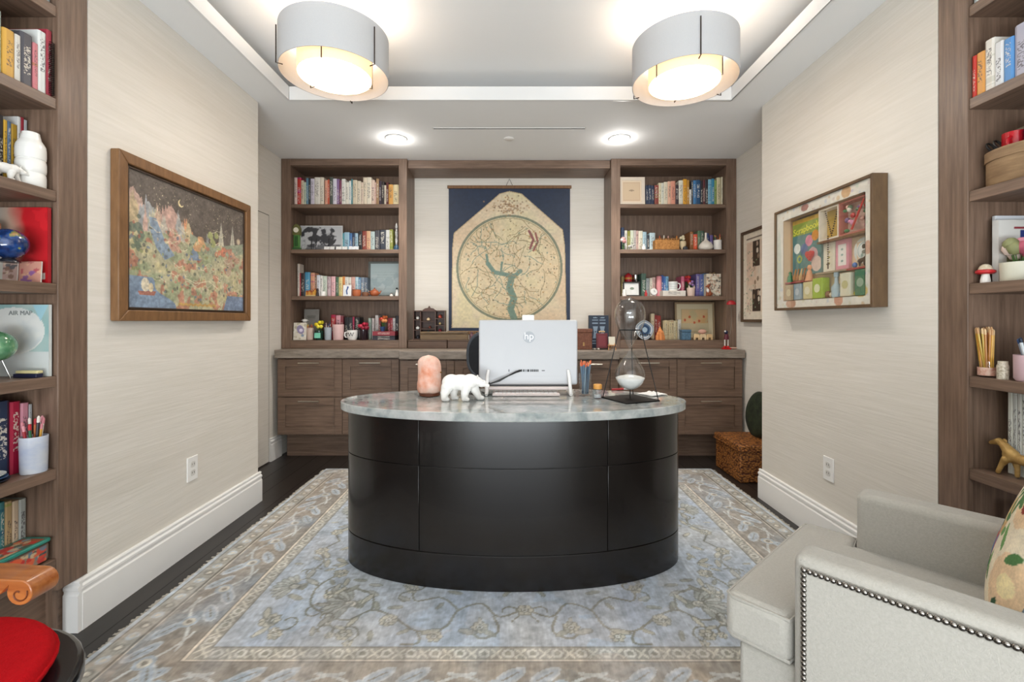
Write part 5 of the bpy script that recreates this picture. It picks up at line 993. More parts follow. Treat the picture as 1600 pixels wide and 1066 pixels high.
for k, (cx_, cl) in enumerate(((610, 'c4562e'), (655, 'e6e0d4'), (700, 'd9a8a0'), (745, '5a4034'), (790, 'd98a2e'))): pencil(f'thin {cname(cl)} ornament stick poking out of the straw basket', 'sticks in the straw basket', (bx('R1', cx_, YO+.1), YO+.13, Z2+.0005), (bx('R1', cx_+6, YO+.1), YO+.13, Z2+.145+.006*(k % 2)), .005, cl, cl, 'ornament_stick')
t = thing('head_planter', 'cream head shaped planter right of the straw basket', 'planter', (bx('R1', 862, YO), YO+.04, Z2)); G().lathe([(0, 0), (.016, 0), (.014, .014), (.026, .034), (.03, .06), (.026, .08), (.022, .08), (.024, .06), (0, .03)], 20, cap=False).obj('head', C('d3bd96', .6), t, smooth=60); G().lathe([(0, .0), (.02, 0), (.022, .02), (.014, .03), (0, .03)], 14, (.012, -.03, 0), cap=False).obj('collar', C('33343a', .5), t, smooth=60); flowers('sprig with cream blossoms in the head planter', (bx('R1', 862, YO), YO+.04, Z2+.031), .02, ['e0d2b0', 'c9b78a'], .09, 5, .013)
LT('gourd_vase', 'white gourd shaped vase with slim neck, second shelf right', 'vase', (bx('R1', 1098, YO), YO+.027, Z2), sm([(0, 0), (.045, 0), (.061, .02), (.058, .045), (.035, .072), (.012, .088), (.008, .12), (.010, .152), (.006, .152), (.005, .1), (0, .09)], 1), M('vase_white', 'e6ded2', .4, noise=(20, .06)), 28)
a = (bx('R1', 1232, YO), YO+.045, Z2); LT('pencil_jar', 'white banded jar of coloured pencils, second shelf right end', 'jar', a, [(0, 0), (.032, 0), (.034, .01), (.033, .03), (.034, .04), (.033, .06), (.034, .09), (.030, .09), (.03, .006), (0, .006)], cer, 24); pens(a, .024, .09, ['c9542e', '3f7a4a', 'd9b05a', '8d3a2e', '4a3a30', 'd97a3a'], 'the white banded jar', 'pencil', .06)
# row 3 objects
t = thing('red_lantern', 'small red lantern standing above the black-framed card', 'lantern', (bx('R2', 290, 4.06), 4.10, Z3)); G().box(-.03, .03, -.03, .03, 0, .13).obj('pedestal', C('3a2c28', .6), t); G().lathe([(0, .13), (.03, .13), (.034, .15), (.034, .19), (.026, .2), (.012, .214), (0, .218)], 18, cap=False).obj('lantern_body', C('b5242c', .4), t, smooth=45); G().lathe([(.0345, .16), (.0355, .16), (.0355, .175), (.0345, .175)], 18, cap=False).obj('gold_band', C('c98a3a', .3), t)
LT('silver_cup', 'silver goblet behind black-framed card on third shelf', 'cup', (bx('R2', 368, 4.06), 4.11, Z3), [(0, 0), (.026, 0), (.008, .02), (.008, .11), (.026, .13), (.028, .2), (.025, .2), (.022, .135), (0, .125)], M('silver', 'c4c4c2', .2, 1, noise=(20, .1)), 20)
c = blotch(.13, .1, 'dcdcd8', ['e3e3e0'], 5, .02, 3); c.disc(.07, .055, .018, '7d8a78', .01); fpic('small black-framed white card on right third shelf', bx('R2', 236, YO), bx('R2', 412, YO), Z3, Z3+.13, YO+.03, '26221f', .01, c, -.08)
LT('white_owl', 'tiny white owl ornament at third shelf\'s left end', 'ornament', (bx('R2', 240, YO), YO+.015, Z3), [(0, 0), (.017, 0), (.02, .02), (.015, .036), (.017, .046), (.013, .058), (0, .062)], cer, 16)
LT('red_bottle', 'tiny red bottle left of the white alarm clock', 'bottle', (bx('R2', 472, YO), YO+.03, Z3), [(0, 0), (.012, 0), (.012, .03), (.005, .038), (.006, .052), (0, .052)], C('b02a2e', .3), 14)
t = thing('alarm_clock', 'round white alarm clock on the right third shelf', 'clock', (bx('R2', 545, YO), YO+.02, Z3)); G().lathe([(0, 0), (.027, 0), (.031, .004), (.031, .02), (.027, .026), (0, .026)], 28, cap=False).obj('case', cer, t, (0, 0, .037), (PI/2, 0, 0), smooth=45); G().lathe([(0, 0), (.024, 0), (.024, .001), (0, .001)], 24, cap=False).obj('dial', C('f4f2ec', .4), t, (0, -.026, .037), (PI/2, 0, 0))
G().box(-.001, .001, -.0285, -.027, .037, .055).box(0, .012, -.0285, -.027, .036, .038).obj('hands', blk, t); [G().ball((s*.016, -.012, .006), .0055, 8, 6).obj('foot', cer, t) for s in (-1, 1)]
LT('pink_candle', 'tall pink pillar candle with red top on third shelf', 'candle', (bx('R2', 600, 4.04), 4.05, Z3), [(0, 0), (.024, 0), (.024, .18), (.02, .184), (0, .184)], C('d98f94', .5), 20)
tag(G().box(-.098, .098, 0, .13, 0, .048).obj('white_book_stack', [cov], None, (bx('R2', 760, YO), YO+.005, Z3+.0005)), 'thick white book lying flat under the white mug', 'book'); bpy.data.objects['white_book_stack'].color = (*lin('d9d2c8'), 1)
t = thing('striped_mug', 'white striped mug standing on flat white book', 'mug', (bx('R2', 748, YO+.05), YO+.06, Z3+.049)); G().lathe([(0, 0), (.034, 0), (.036, .004), (.038, .08), (.035, .08), (.033, .006), (0, .006)], 28, cap=False).obj('mug_body', cer, t, smooth=45); G().tube([(.036, 0, .068), (.058, 0, .064), (.064, 0, .04), (.054, 0, .016), (.035, 0, .014)], .0055, 8).obj('handle', cer, t, smooth=60)
for z in (.018, .034, .05, .064): G().lathe([(.0362+.03*z, z), (.0376+.025*z, z), (.0376+.025*z, z+.003), (.0362+.03*z, z+.003)], 28, cap=False).obj('stripe', C('8fa8a8', .4), t)
flowers('bouquet of red flowers behind the cat eared cup', (bx('R2', 912, 4.06), 4.085, Z3), .028, ['c9342a', 'b5284a', 'd9503a'], .175, 9, .018)
x = bx('R2', 948, YO); t = thing('cat_cup', 'blush cup with pointed ears and purple sprig', 'cup', (x, YO+.04, Z3)); G().lathe(cup_prof(.03, .034, .075), 24, cap=False).obj('cup_body', C('dfc4b4', .5), t, smooth=45); [G().prism([(s*.03, .07), (s*.012, .07), (s*.024, .1)], -.02, -.014, 'y').obj('ear', C('dfc4b4', .5), t) for s in (-1, 1)]; flowers('purple sprig in the cat eared cup', (x+.01, YO+.04, Z3+.007), .02, ['8a6aa0', 'b58ab0'], .12, 4, .012)
t = thing('dog_figurine', 'seated brown and white dog figurine before floral box', 'figurine', (bx('R2', 1130, YO), YO+.03, Z3)); blob('body', C('9a5230', .5), [(.006, 0, .024, .022, .017, .024), (0, 0, .052, .015, .014, .024), (-.002, 0, .09, .015, .014, .014)], [[(-.006, 0, .088, .011), (-.022, 0, .084, .007)], [(-.008, -.009, .045, .008), (-.014, -.009, .0065, .0065)], [(-.008, .009, .045, .008), (-.014, .009, .0065, .0065)], [(.024, 0, .012, .006), (.036, 0, .03, .003)]], t, vox=.0016, it=3); [G().ball((.006, s*.014, .1), (.006, .004, .012), 8, 6).obj('ear', C('6b3420', .5), t, smooth=60) for s in (-1, 1)]; G().ball((-.012, -.016, .05), (.012, .006, .018), 8, 6).obj('chest_patch', cer, t, smooth=60)
c = blotch(.13, .2, 'd9cfbc', ['7d7468', 'c4a890', 'e6e0d2', 'a38c74', '5a5550', 'd0a890'], 90, .011, 9); plate_card('tall floral keepsake box with rope bow, right end', (1.766, 3.985, Z3), .125, .198, c, .07, 0, 'floral_box', 'box', 'd3c7b0'); G().tube([(-.03+.06*i/8, .02+.01*math.sin(i), .203+.008*math.sin(i*1.5)) for i in range(9)], .004, 6).obj('rope_bow', C('a38a60', .8), bpy.data.objects['floral_box'], smooth=60)
# row 4 objects
t = thing('agate_slice', 'blue and white agate slice on stand, right bottom shelf', 'mineral', (bx('R2', 470, YO), YO+.05, Z4+.003)); rs = random.Random(9); AG = [(.078*math.cos(a)*(1+.05*math.sin(3*a)), .085+.083*math.sin(a)*(1+.04*math.cos(4*a))) for a in [2*PI*i/44 for i in range(44)]]
for k, (s_, col) in enumerate(((1, 'c9cfd6'), (.93, '8a98a8'), (.84, 'd3d8dc'), (.7, '6a8098'), (.55, '344c6c'), (.28, '9ab0c0'))): G().prism([(p[0]*s_, .085+(p[1]-.085)*s_) for p in AG], -.001*k, .012, 'y').obj('agate_band' if k else 'slab', C(col, .15), t, rot=(-.12, 0, 0))
[G().box(-.045+.02*i, -.033+.02*i, -.0075, -.005, .035, .05).obj('dark_inclusion', C('23262c', .4), t, rot=(-.12, 0, 0)) for i in range(5)]; G().tube([(-.06, -.005, .004), (-.06, .03, .004), (.06, .03, .004), (.06, -.005, .004)], .003, 6).obj('stand', iron, t)
t = thing('castle_ornament', 'orange coral castle ornament before red books', 'ornament', (bx('R2', 620, YO), YO+.03, Z4)); 
for k, (xx, r_, hh) in enumerate(((0, .02, .12), (-.022, .014, .08), (.022, .014, .085), (-.034, .009, .05), (.034, .009, .05), (0.008, .012, .1))): G().lathe([(0, 0), (r_, 0), (r_*.85, hh*.6), (r_*1.05, hh*.62), (r_*.5, hh*.85), (0, hh)], 10, (xx, (k % 2)*-.012, 0), cap=False).obj('turret', C('d98a4e', .6), t, smooth=45)
c = Cv(.30, .24, 70, 60, 'd9b98a'); c.fill(np.clip(fbm(c.X*9, c.Y*9, 3)*3-1.2, 0, 1), 'cda06a', .8); c.fill(np.clip(2-fbm(c.X*12, c.Y*12, 5)*4, 0, 1), 'b9b58a', .6); c.rect(0, .3, 0, .07, 'c9c0a0', .7); [c.disc(.03+.05*i, .1+.03*math.sin(i*2), .012, 'c9603e') for i in range(6)]
c2 = Cv(.40, .33, 90, 75, 'd6c9a8'); c2.rect(.05, .35, .05, .28, 'bfae86'); c2.a[14:62, 14:77] = c.a[:48, :63]
fpic('large cream framed watercolour leaning on right bottom shelf', bx('R2', 770, 4.1), 1.831, Z4, bz('R2', 545, 4.1), 4.10, 'a08868', .016, c2, -.06)
t = thing('blue_trinket_box', 'blue patterned trinket box before the watercolour', 'box', (bx('R2', 890, YO), YO+.04, Z4)); G().box(-.04, .04, -.03, .03, 0, .068).obj('box_body', M('blue_pattern', '5a7d94', .5, noise=(60, 0), col2='33506a'), t, bevel=.004); G().box(-.042, .042, -.032, .032, .0685, .09).obj('lid', M('blue_pattern'), t, bevel=.004)
t = thing('wooden_elephants', 'pale wooden block ornament of linked elephants', 'ornament', (bx('R2', 1070, YO), YO+.03, Z4))
for k, xx in enumerate((-.055, 0, .055)): G().prism([(xx-.026, 0), (xx-.012, 0), (xx-.009, .02), (xx+.009, .02), (xx+.012, 0), (xx+.026, 0), (xx+.027, .035), (xx+.018, .052), (xx-.018, .052), (xx-.027, .035)], -.012, .012, 'y').obj('elephant', C(['d9bb8f', 'e0c69e', 'd3b284'][k], .6), t, bevel=.003)
G().ball((-.005, 0, .073), (.036, .012, .021), 16, 8).obj('rose_oval', C('d0a08c', .5), t, smooth=60)
# counter things, right end
t = thing('umbrella_figure', 'little balancing figure in red shoes holding red umbrella, right end', 'figurine', (bx('R2', 1300, 3.80), 3.80, ZC)); k_ = 3.8/F/SC
G().box(-.034, .034, -.02, .02, 0, .012).obj('base', C('c9141c', .35), t, bevel=.003)
for s in (-1, 1): G().tube([(s*.013, 0, .03), (s*.014, 0, .085)], .0055, 8).obj('leg', C('e6e0d8', .5), t, smooth=60); G().ball((s*.013-.004, -.006, .02), (.014, .009, .009), 10, 6).obj('shoe', C('c9141c', .3), t, smooth=60)
G().lathe([(0, .08), (.022, .082), (.014, .12), (.008, .13), (0, .13)], 14, cap=False).obj('dress', C('5a1a2c', .5), t, smooth=60); G().ball((-.004, 0, .142), .016, 12, 8).obj('head', C('23284a', .5), t, smooth=60); G().ball((-.016, -.01, .15), .008, 8, 6).obj('face', cer, t, smooth=60)
ux = (1350-1300)*k_; G().tube([(.02, 0, .11), (ux*.8, 0, .13), (ux, 0, .2), (ux, 0, .385)], .0016, 6).obj('umbrella_rod', C('8d8478', .4), t, smooth=60); G().lathe([(0, .41), (.02, .405), (.034, .39), (.038, .372), (.03, .38), (0, .395)], 16, (ux, 0, 0), cap=False).obj('umbrella', C('a81c24', .5), t, smooth=60)
LT('shell_dish', 'small pink shell dish beside the red-shoed figure', 'dish', (bx('R2', 1380, 3.78), 3.79, ZC), [(0, 0), (.012, 0), (.028, .012), (.026, .016), (.01, .006), (0, .006)], C('dcb8a4', .4), 16)

# ================================================================== COUNTER BELOW THE MAP
bxw = wood('x', 'boxwood', '6a5140', '4d392b')
for k, (a, b) in enumerate(((-.893, -.558), (-.552, -.22))): t = thing('flat_wooden_chest', ['flat brown chest on counter below miniature cabinet', 'flat brown chest on counter, partly behind computer'][k], 'box', ((a+b)/2, 3.90, ZC)); G().box(-(b-a)/2, (b-a)/2, 0, .2, 0, .062).obj('chest_body', bxw, t, bevel=.003); G().box(-(b-a)/2, (b-a)/2, -.002, .2, .0625, .072).obj('lid', bxw, t, bevel=.002)
ZB = ZC+.073
def ox(x, d): return (x-CX)*d/F
d = 3.95; t = thing('miniature_cabinet', 'miniature wooden curio cabinet with tiny trinkets in its cells', 'cabinet', (ox(670, d), d+.01, ZB)); W_ = .278; H_ = .255; mw = wood('z', 'minicab', '5a3a2a', '3f2519')
G().box(-W_/2, W_/2, .075, .085, 0, H_).obj('back_panel', mw, t)
for x in (-W_/2, -.078, .052, W_/2-.008): G().box(x, x+.008, 0, .075, 0, H_).obj('divider', mw, t)
for z in (0, H_-.008): G().box(-W_/2+.008, W_/2-.008, 0, .075, z, z+.008).obj('board', mw, t)
for z, a, b in ((.09, -.07, .052), (.155, -.07, .052), (.06, .06, .131), (.12, .06, .131), (.18, .06, .131), (.08, -.131, -.078), (.17, -.131, -.078)): G().box(a, b, .002, .075, z, z+.006).obj('ledge', mw, t)
G().prism([(-.06, H_), (.06, H_), (.035, H_+.018), (.01, H_+.022), (0, H_+.04), (-.01, H_+.022), (-.035, H_+.018)], .0, .03, 'y').obj('pediment', mw, t)
for x, z, r_, col in ((-.012, .168, .016, 'e6c9a0'), (-.012, .026, .03, '2a9ac0'), (.09, .19, .018, 'c2503e'), (.09, .132, .012, 'e0c48a'), (.09, .068, .016, '8d2a34'), (-.105, .18, .016, 'e3e0d8'), (-.105, .09, .018, 'd0d0cc'), (-.105, .01, .018, '2a2a30'), (.0, .100, .012, '7d3a28')): G().lathe([(0, 0), (r_*.8, 0), (r_, r_*.7), (r_*.6, r_*1.3), (r_*.35, r_*1.5), (0, r_*1.7)], 12, (x, .035, z), cap=False).obj('trinket', C(col, .4), t, smooth=60)
d = 3.905; t = thing('olive_wood_box', 'long carved olive brown box before the miniature cabinet', 'box', (ox(694, d), d-.003, ZB)); ow = wood('x', 'olivewood', '7d6440', '553f26'); G().box(-.205, .205, 0, .04, 0, .05).obj('box_body', ow, t, bevel=.003); G().box(-.207, .207, -.001, .041, .0505, .072).obj('lid', ow, t, bevel=.004); G().tube([(-.16+.02*i, -.002, .058+.004*math.sin(i*1.3)) for i in range(17)], .002, 6).obj('carved_vine', C('3f2f1c', .6), t, smooth=60)
for k, (x, col, nm) in enumerate(((737, '6b4a52', 'small mauve'), (746, '2a2622', 'small black'))): LT('ink_bottle', f'{nm} bottle between olive box and computer', 'bottle', (ox(x, 3.93), 3.93, ZB), [(0, 0), (.020, 0), (.021, .04), (.010, .05), (.011, .068), (0, .068)], C(col, .4), 16)
d = 3.75; t = thing('tooled_leather_box', 'reddish brown tooled leather box right of computer', 'box', (ox(912, d), d, ZC)); lb = M('tooled_leather', '8a5840', .6, noise=(60, 0), col2='5d3526', bump=(80, .5)); G().box(-.07, .07, 0, .1, 0, .14).obj('box_body', lb, t, bevel=.004); G().box(-.072, .072, -.002, .102, .1405, .172).obj('lid', lb, t, bevel=.004); G().box(-.006, .006, -.004, 0, .03, .06).obj('clasp', C('b08d4a', .3), t)
d = 3.92; c = Cv(.17, .27, 60, 80, '1f2b3d'); 
for xx in (.055, .115):
    c.poly([(xx-.022, .08), (xx+.022, .08), (xx+.012, .13), (xx+.022, .18), (xx-.022, .18), (xx-.012, .13)], '7f91a3'); c.disc(xx, .135, .006, '1f2b3d')
for z in (.205, .23, .06, .04): c.stroke([(.03, z), (.075, z)], .004, '7f91a3'); c.stroke([(.095, z), (.14, z)], .004, '7f91a3')
c.stroke([(.04, .25), (.07, .25)], .003, '9ab0c0'); c.stroke([(.1, .25), (.13, .25)], .003, '9ab0c0'); plate_card('navy book with two pale hourglass emblems standing against niche', (ox(936, d), d, ZC), .17, .283, c, .035, -.05, 'navy_book', 'book', '18212f')
d = 3.76; t = thing('burgundy_book', 'burgundy leather book upright on small stand', 'book', (ox(941, d), d, ZC)); G().box(-.047, .047, 0, .022, .012, .135).obj('cover', M('burgundy_leather', '6b1f28', .45, noise=(30, .15)), t, bevel=.003, rot=(-.08, 0, 0)); G().box(-.03, .03, -.001, .004, .03, .115).obj('panel', C('7d2832', .4), t, rot=(-.08, 0, 0)); G().box(-.05, .05, -.02, .04, 0, .010).obj('stand', C('3a2a20', .5), t)
for k in range(5): G().ball((-.02+.01*k, .02, .146+.004*(k % 2)), .007, 8, 6).obj('gilt_bead', C('c9a87a', .4), t, smooth=60)
for k in range(4): tag(G().ball((0, 0, .008), (.009, .008, .008), 10, 6).obj('pebble', C(['5a544c', '9a948a', '4a4640', 'c9c2b8'][k], .5), None, (ox(926.5+2.9*k, 3.70), 3.70, ZC), smooth=60), ['dark brown', 'pale grey', 'near black', 'off white'][k]+' pebble on counter before the burgundy book', 'pebble', 'pebbles before the burgundy book')
d = 3.70; t = thing('mini_easel', 'tiny wooden easel with blank canvas on counter', 'easel', (ox(956, d), d, ZC)); es = C('d9a066', .5)
for s in (-1, 1): G().tube([(s*.03, -.012, 0), (s*.012, .01, .1)], .0035, 6).obj('leg', es, t)
G().tube([(0, .045, 0), (0, .012, .1)], .0035, 6).obj('leg', es, t); G().box(-.034, .034, -.016, -.002, .036, .042).obj('ledge', es, t); G().box(-.026, .026, -.008, -.002, .0425, .108).obj('canvas', C('e9e4d2', .8), t, rot=(-.1, 0, 0))

# ================================================================== SIDE BOOKCASES: contents
SHN = {2.265: 'top shelf', 1.937: 'second shelf', 1.609: 'third shelf', 1.281: 'fourth shelf', .953: 'fifth shelf', .625: 'sixth shelf', .305: 'bottom shelf'}
YE = 1.6135
def srow(side, z, X, spec, dep=.17):
    it = [q.split() for q in spec.strip().split(';') if q.strip()]; s = -1 if side == 'left' else 1
    prev = None; out = []
    if s < 0: it = it[::-1]                      # farthest first
    for k, (a, b, tp, hx_, *nm) in enumerate(it):
        a, b, tp = float(a), float(b), float(tp); da, db = [min(F*X/abs(q-CX), YE) for q in (a, b)]; d0, d1 = min(da, db), max(da, db)
        if prev is not None: d1 = prev
        prev = d0
        if d1-d0 < .003: continue
        dm = (d0+d1)/2; hh = min(EYE-(tp-CY)*dm/F-z, .283 if z < 2 else .19)
        out.append(book((s*X, dm, z+.0005), -s*PI/2, d1-d0, hh, dep*(.9+.2*random.random()), hx_, f"{' '.join(nm)} book, {ORD(k+1)} from far end of {SHN[z]} in {side} wall bookcase", f'books on the {SHN[z]} of the {side} wall bookcase', True))
    return out
# ---- left wall bookcase
srow('left', 2.265, 1.63, '-60 -20 -70 6d7a8a grey; -20 20 -60 c9c2b4 cream; 20 50 -55 8d4a3a red; 50 82 -60 c3d0d6 pale')
r_ = srow('left', 1.937, 1.63, '-40 5 5 c4d3cf pale green; 6 24 47 dba94e golden yellow; 24 32 55 d9d6cf white striped; 33 52 53 55535a dark grey and blush; 52 60 68 d07f86 pink and teal; 60 72 50 e3e5e2 white; 73 82.5 48 a83848 red spiral bound')
sp = r_[0]; wv = [(0, -.006+.006*math.cos(2.0*PI*i/6), .008+i*.0011) for i in range(int(.185/.0011))]
G().tube([((.007)*math.sin(2*PI*i/6), p[1]-.002, p[2]) for i, p in enumerate(wv)], .0014, 4).obj('spiral_binding', iron, sp)
o = book((-1.826, 1.575, 1.9375), PI/2, .03, .235, .115, '22337a', 'navy blue book standing behind pink book on second shelf left', 'books on the second shelf of the left wall bookcase', True)
srow('left', 1.609, 1.715, '-60 -20 190 5a4a40 brown; -20 -2 185 2a2426 black; -2 6 180 1f1a1c black; 6 12 188 d9ab3a yellow; 12 18 190 5a7390 blue; 18 28 195 b58f30 black and gold; 28 33 183 d9d8d6 white; 33 38 184 9a2a3a red; 38 43 188 b5b9bd grey')
LT('lidded_canister', 'white ribbed ceramic canister on left wall\'s third shelf', 'canister', (-1.662, 1.572, 1.6095), sm([(0, 0), (.037, 0), (.039, .004), (.039, .044), (.0345, .048), (.0395, .052), (.0395, .090), (.0345, .094), (.0395, .098), (.039, .14), (.034, .152), (.026, .165), (.026, .17), (.023, .182), (.022, .19), (0, .194)], 1), cer, 36)
bear('white_bear_figurine', 'small white bear figurine beside the ribbed canister', (-1.655, 1.49, 1.6095), PI/2-.3, .10, cer)
c = Cv(.30, .275, 80, 74, 'c01822'); c.fill((fbm(c.X*12, c.Y*12, 2) > .6)*1., 'd4202a', .7); c.fill(np.clip((.21-c.X)/.05+fbm(c.X*14, c.Y*14, 5)-.5, 0, 1), 'b59a86', .95); c.fill(np.clip((.16-c.X)/.05, 0, 1), '9aa09a', .7)
c.rect(.262, .29, .012, .036, 'e6ded8'); plate_card('large glossy red picture book facing out behind the blue globe', (-1.768, 1.596, 1.2815), .28, .265, c, .012, 0, 'red_picture_book', 'book', 'a81420')
def globe(label, loc, r, cols, stand):
    t = thing('desk_globe', label, 'globe', loc, .4); m = M('globe_'+cols[0], cols[0], .12, noise=(34, 0), col2=cols[1], coat=.5)
    zc = loc[2]; H_ = stand
    G().ball((0, 0, H_+r), r, 28, 18).obj('sphere', m, t, smooth=180)
    if H_ > .03:
        for k in range(3): a = 2*PI*k/3+.5; G().tube([(.032*math.cos(a), .032*math.sin(a), 0.002), (.012*math.cos(a), .012*math.sin(a), H_+.004)], .002, 6).obj('stand_leg', M('silver', 'c4c4c2', .2, 1), t, smooth=60)
        G().tube([(.018*math.cos(2*PI*i/16), .018*math.sin(2*PI*i/16), H_+.004) for i in range(16)], .002, 6, closed=True).obj('stand_ring', M('silver'), t, smooth=60)
    else: G().lathe([(0, 0), (.03, 0), (.028, .006), (.016, .012), (.014, H_+.006), (0, H_+.006)], 20, cap=False).obj('stand', M('acrylic', '2a2a30', .2, noise=(5, .1)), t, smooth=45)
    return t
def wall_globe(label, loc, r, seed, land, land2, sea, sea2, st):
    m = M('globe_'+label.split()[0], sea, .1, coat=.5); nt = m.node_tree; N = nt.nodes; L = nt.links; b = N['Principled BSDF']; tc = N.new('ShaderNodeTexCoord'); n = N.new('ShaderNodeTexNoise'); n.noise_dimensions = '4D'; n.inputs['Scale'].default_value = 26; n.inputs['Detail'].default_value = 5; n.inputs['W'].default_value = seed; L.new(tc.outputs['Object'], n.inputs['Vector'])
    r_ = N.new('ShaderNodeValToRGB'); e = r_.color_ramp.elements; e[0].position = .46; e[0].color = (*lin(sea), 1); e[1].position = .6; e[1].color = (*lin(sea2), 1); x = e.new(.62); x.color = (*lin(land), 1); x = e.new(.72); x.color = (*lin(land2), 1); L.new(n.outputs[0], r_.inputs[0]); L.new(r_.outputs[0], b.inputs['Base Color']); MC['globe_'+sea] = m
    return globe(label, loc, r, (sea, sea2), st)
wall_globe('glossy blue earth globe on left wall\'s fourth shelf', (-1.676, 1.515, 1.2815+.062), .05, 3, '6d7a4a', 'b98a5a', '122a58', '1f4480', .012)
for k, (x, w_, h_, col, cl) in enumerate(((-1.662, .075, .072, 'c9907f', ['b5545a', 'd9a88a', '8a5a94']), (-1.73, .06, .068, 'c4a49a', ['8d6a5a', 'd9c4b0', '5a5a60']))): plate_card(['pink postcard packet below the blue globe', 'beige postcard packet below the blue globe'][k], (x, 1.568-.006*k, 1.2815), w_, h_, blotch(w_, h_, col, cl, 16, .01, k+2, 20, 22), .004, -.05, 'postcard_packet', 'packet', 'd8d0c8')
for k in range(2): tag(G().box(-.045, .045, 0, .05, 0, .032).obj('label_block', M('label_block', 'b58a68', .6, noise=(60, 0), col2='8d5f44'), None, (-1.795, 1.51, 1.2815+.135+.0345*k), bevel=.002), ['lower', 'upper'][k]+' wooden label block on stack behind blue globe', 'block', 'wooden label blocks')
tag(G().box(-.045, .045, 0, .055, 0, .1345).obj('tall_box', C('d3d8d2', .6), None, (-1.795, 1.51, 1.2815)), 'tall pale box under wooden label blocks', 'box')
c = Cv(.30, .26, 90, 78, 'c9cdcb'); c.fill((c.Y > .09)*1., '8fb0ae'); c.fill(np.clip(fbm(c.X*10, c.Y*10, 3)*3-1.3, 0, 1)*(c.Y > .09), 'b9c6c0', .7); c.disc(.17, .165, .115, 'd9d9d4', .085); c.fill((np.hypot((c.X-.17)/.11, (c.Y-.165)/.08) < 1)*np.clip(fbm(c.X*22, c.Y*22, 4)*3-1.4, 0, 1), 'c0c6c8', .8); c.poly([(.24, .26), (.27, .2), (.3, .26)], '9cc4cf'); c.fill((c.Y < .09)*np.clip(fbm(c.X*16, c.Y*16, 7)*3-1.5, 0, 1), 'b5a9a0', .6)
ab = plate_card('large pale air map booklet facing out behind green globe', (-1.768, 1.597, .9535), .286, .252, c, .01, 0, 'air_map_booklet', 'booklet', 'cfd3d0'); text_mesh('booklet_title', 'AIR MAP', .022, C('8d9290', .6), ab, (.045, -.002, .222))
wall_globe('green antique style globe on thin metal stand', (-1.70, 1.50, .9535), .05, 9, '8fae7a', 'c9b98a', '4f7f5a', '74a07a', .062)
t = thing('fountain_pen_box', 'slim navy and cream pen box before the air map', 'box', (-1.665, 1.566, .9535)); G().box(-.04, .04, -.012, .012, 0, .014).obj('tray', C('1f2340', .4), t, bevel=.002); G().box(-.036, .04, -.008, .012, .0145, .024).obj('lid', C('dccf9a', .5), t, bevel=.002)
srow('left', .625, 1.70, '-60 -10 640 8d3a2c brick; -10 17 628 27344f navy patterned; 17 33 628 a3173a crimson; 33 46 630 c98a9a pink patterned; 46 56 632 a9adb0 pale grey; 56 67 612 4f6a44 tall green')
a = (-1.656, 1.576, .6255); t = thing('pencil_pot', 'white and blue glazed pot of coloured pencils on sixth shelf', 'pot', a); G().lathe(cup_prof(.034, .037, .125), 32, cap=False).obj('pot', M('glazed_pot', 'dfe2e6', .25, noise=(9, 0), col2='b9c4dc', stretch=(1, 1, 2)), t, smooth=45)
pens(a, .026, .125, ['d9a02e', 'c2302e', '2f6a44', 'd8d4cc', 'c9403a', '26262a', 'd9782e', 'a82a34', 'e6e0d8'], 'the blue glazed pot', 'pencil', .075, ['e6a0a8', 'd98a94', 'efe6dc', 'c9303a'], .0042)
for k in range(3): LT('plate', ['lowest', 'middle', 'topmost'][k]+' of three small stacked plates on sixth shelf', 'plate', (-1.69, 1.455, .6255+.009*k), [(0, 0), (.035, 0), (.058-.004*k, .008), (.058-.004*k, .0105), (.034, .003), (0, .003)], C(['23283a', '3f5f86', 'd3d6d4'][k], .3), 30, group='stacked plates')
srow('left', .305, 1.72, '-90 -60 790 8d5a3a brown; -60 -34 785 2a6a84 blue; -34 -28 790 c9503a red; -28 -20 788 d0683a orange; -20 -8 790 c9a03a yellow; -8 0 792 a83a2c red; 0 8 785 3f7a7d teal; 8 20 784 b59a70 tan; 20 30 783 c9b49a beige; 30 42 780 aeb2ae light grey')
t = thing('tin_box', 'teal rimmed tin box with red car pictures, bottom shelf', 'tin', (-1.672, 1.49, .3055), PI/2); c = blotch(.2, .06, '8d7a6a', ['c2302c', 'd9603a', '5a7a8a', 'c9b08a', '2f4a4a', 'd04a34'], 60, .016, 4, 60, 24)
G().box(-.11, .115, -.044, .044, .003, .068).obj('body', C('7d6a5c', .35), t, bevel=.01); o = c.obj('front_print', pap, t, (-.1, -.0447, .008)); o.scale = (1, 1, .88)
G().prism([p for p in rrect(.235, .098, .016)], .0685, .080, 'z').obj('lid_rim', C('2f8a7a', .3), t, (.0025, 0, 0), bevel=.003); c2 = blotch(.2, .075, 'a8583a', ['c2302c', 'd98a5a', '8aa0a0', 'c9b08a', '3f5a4a'], 50, .016, 8, 60, 24); c2.obj('lid_print', pap, t, (-.0975, -.0375, .0805), flat=True)

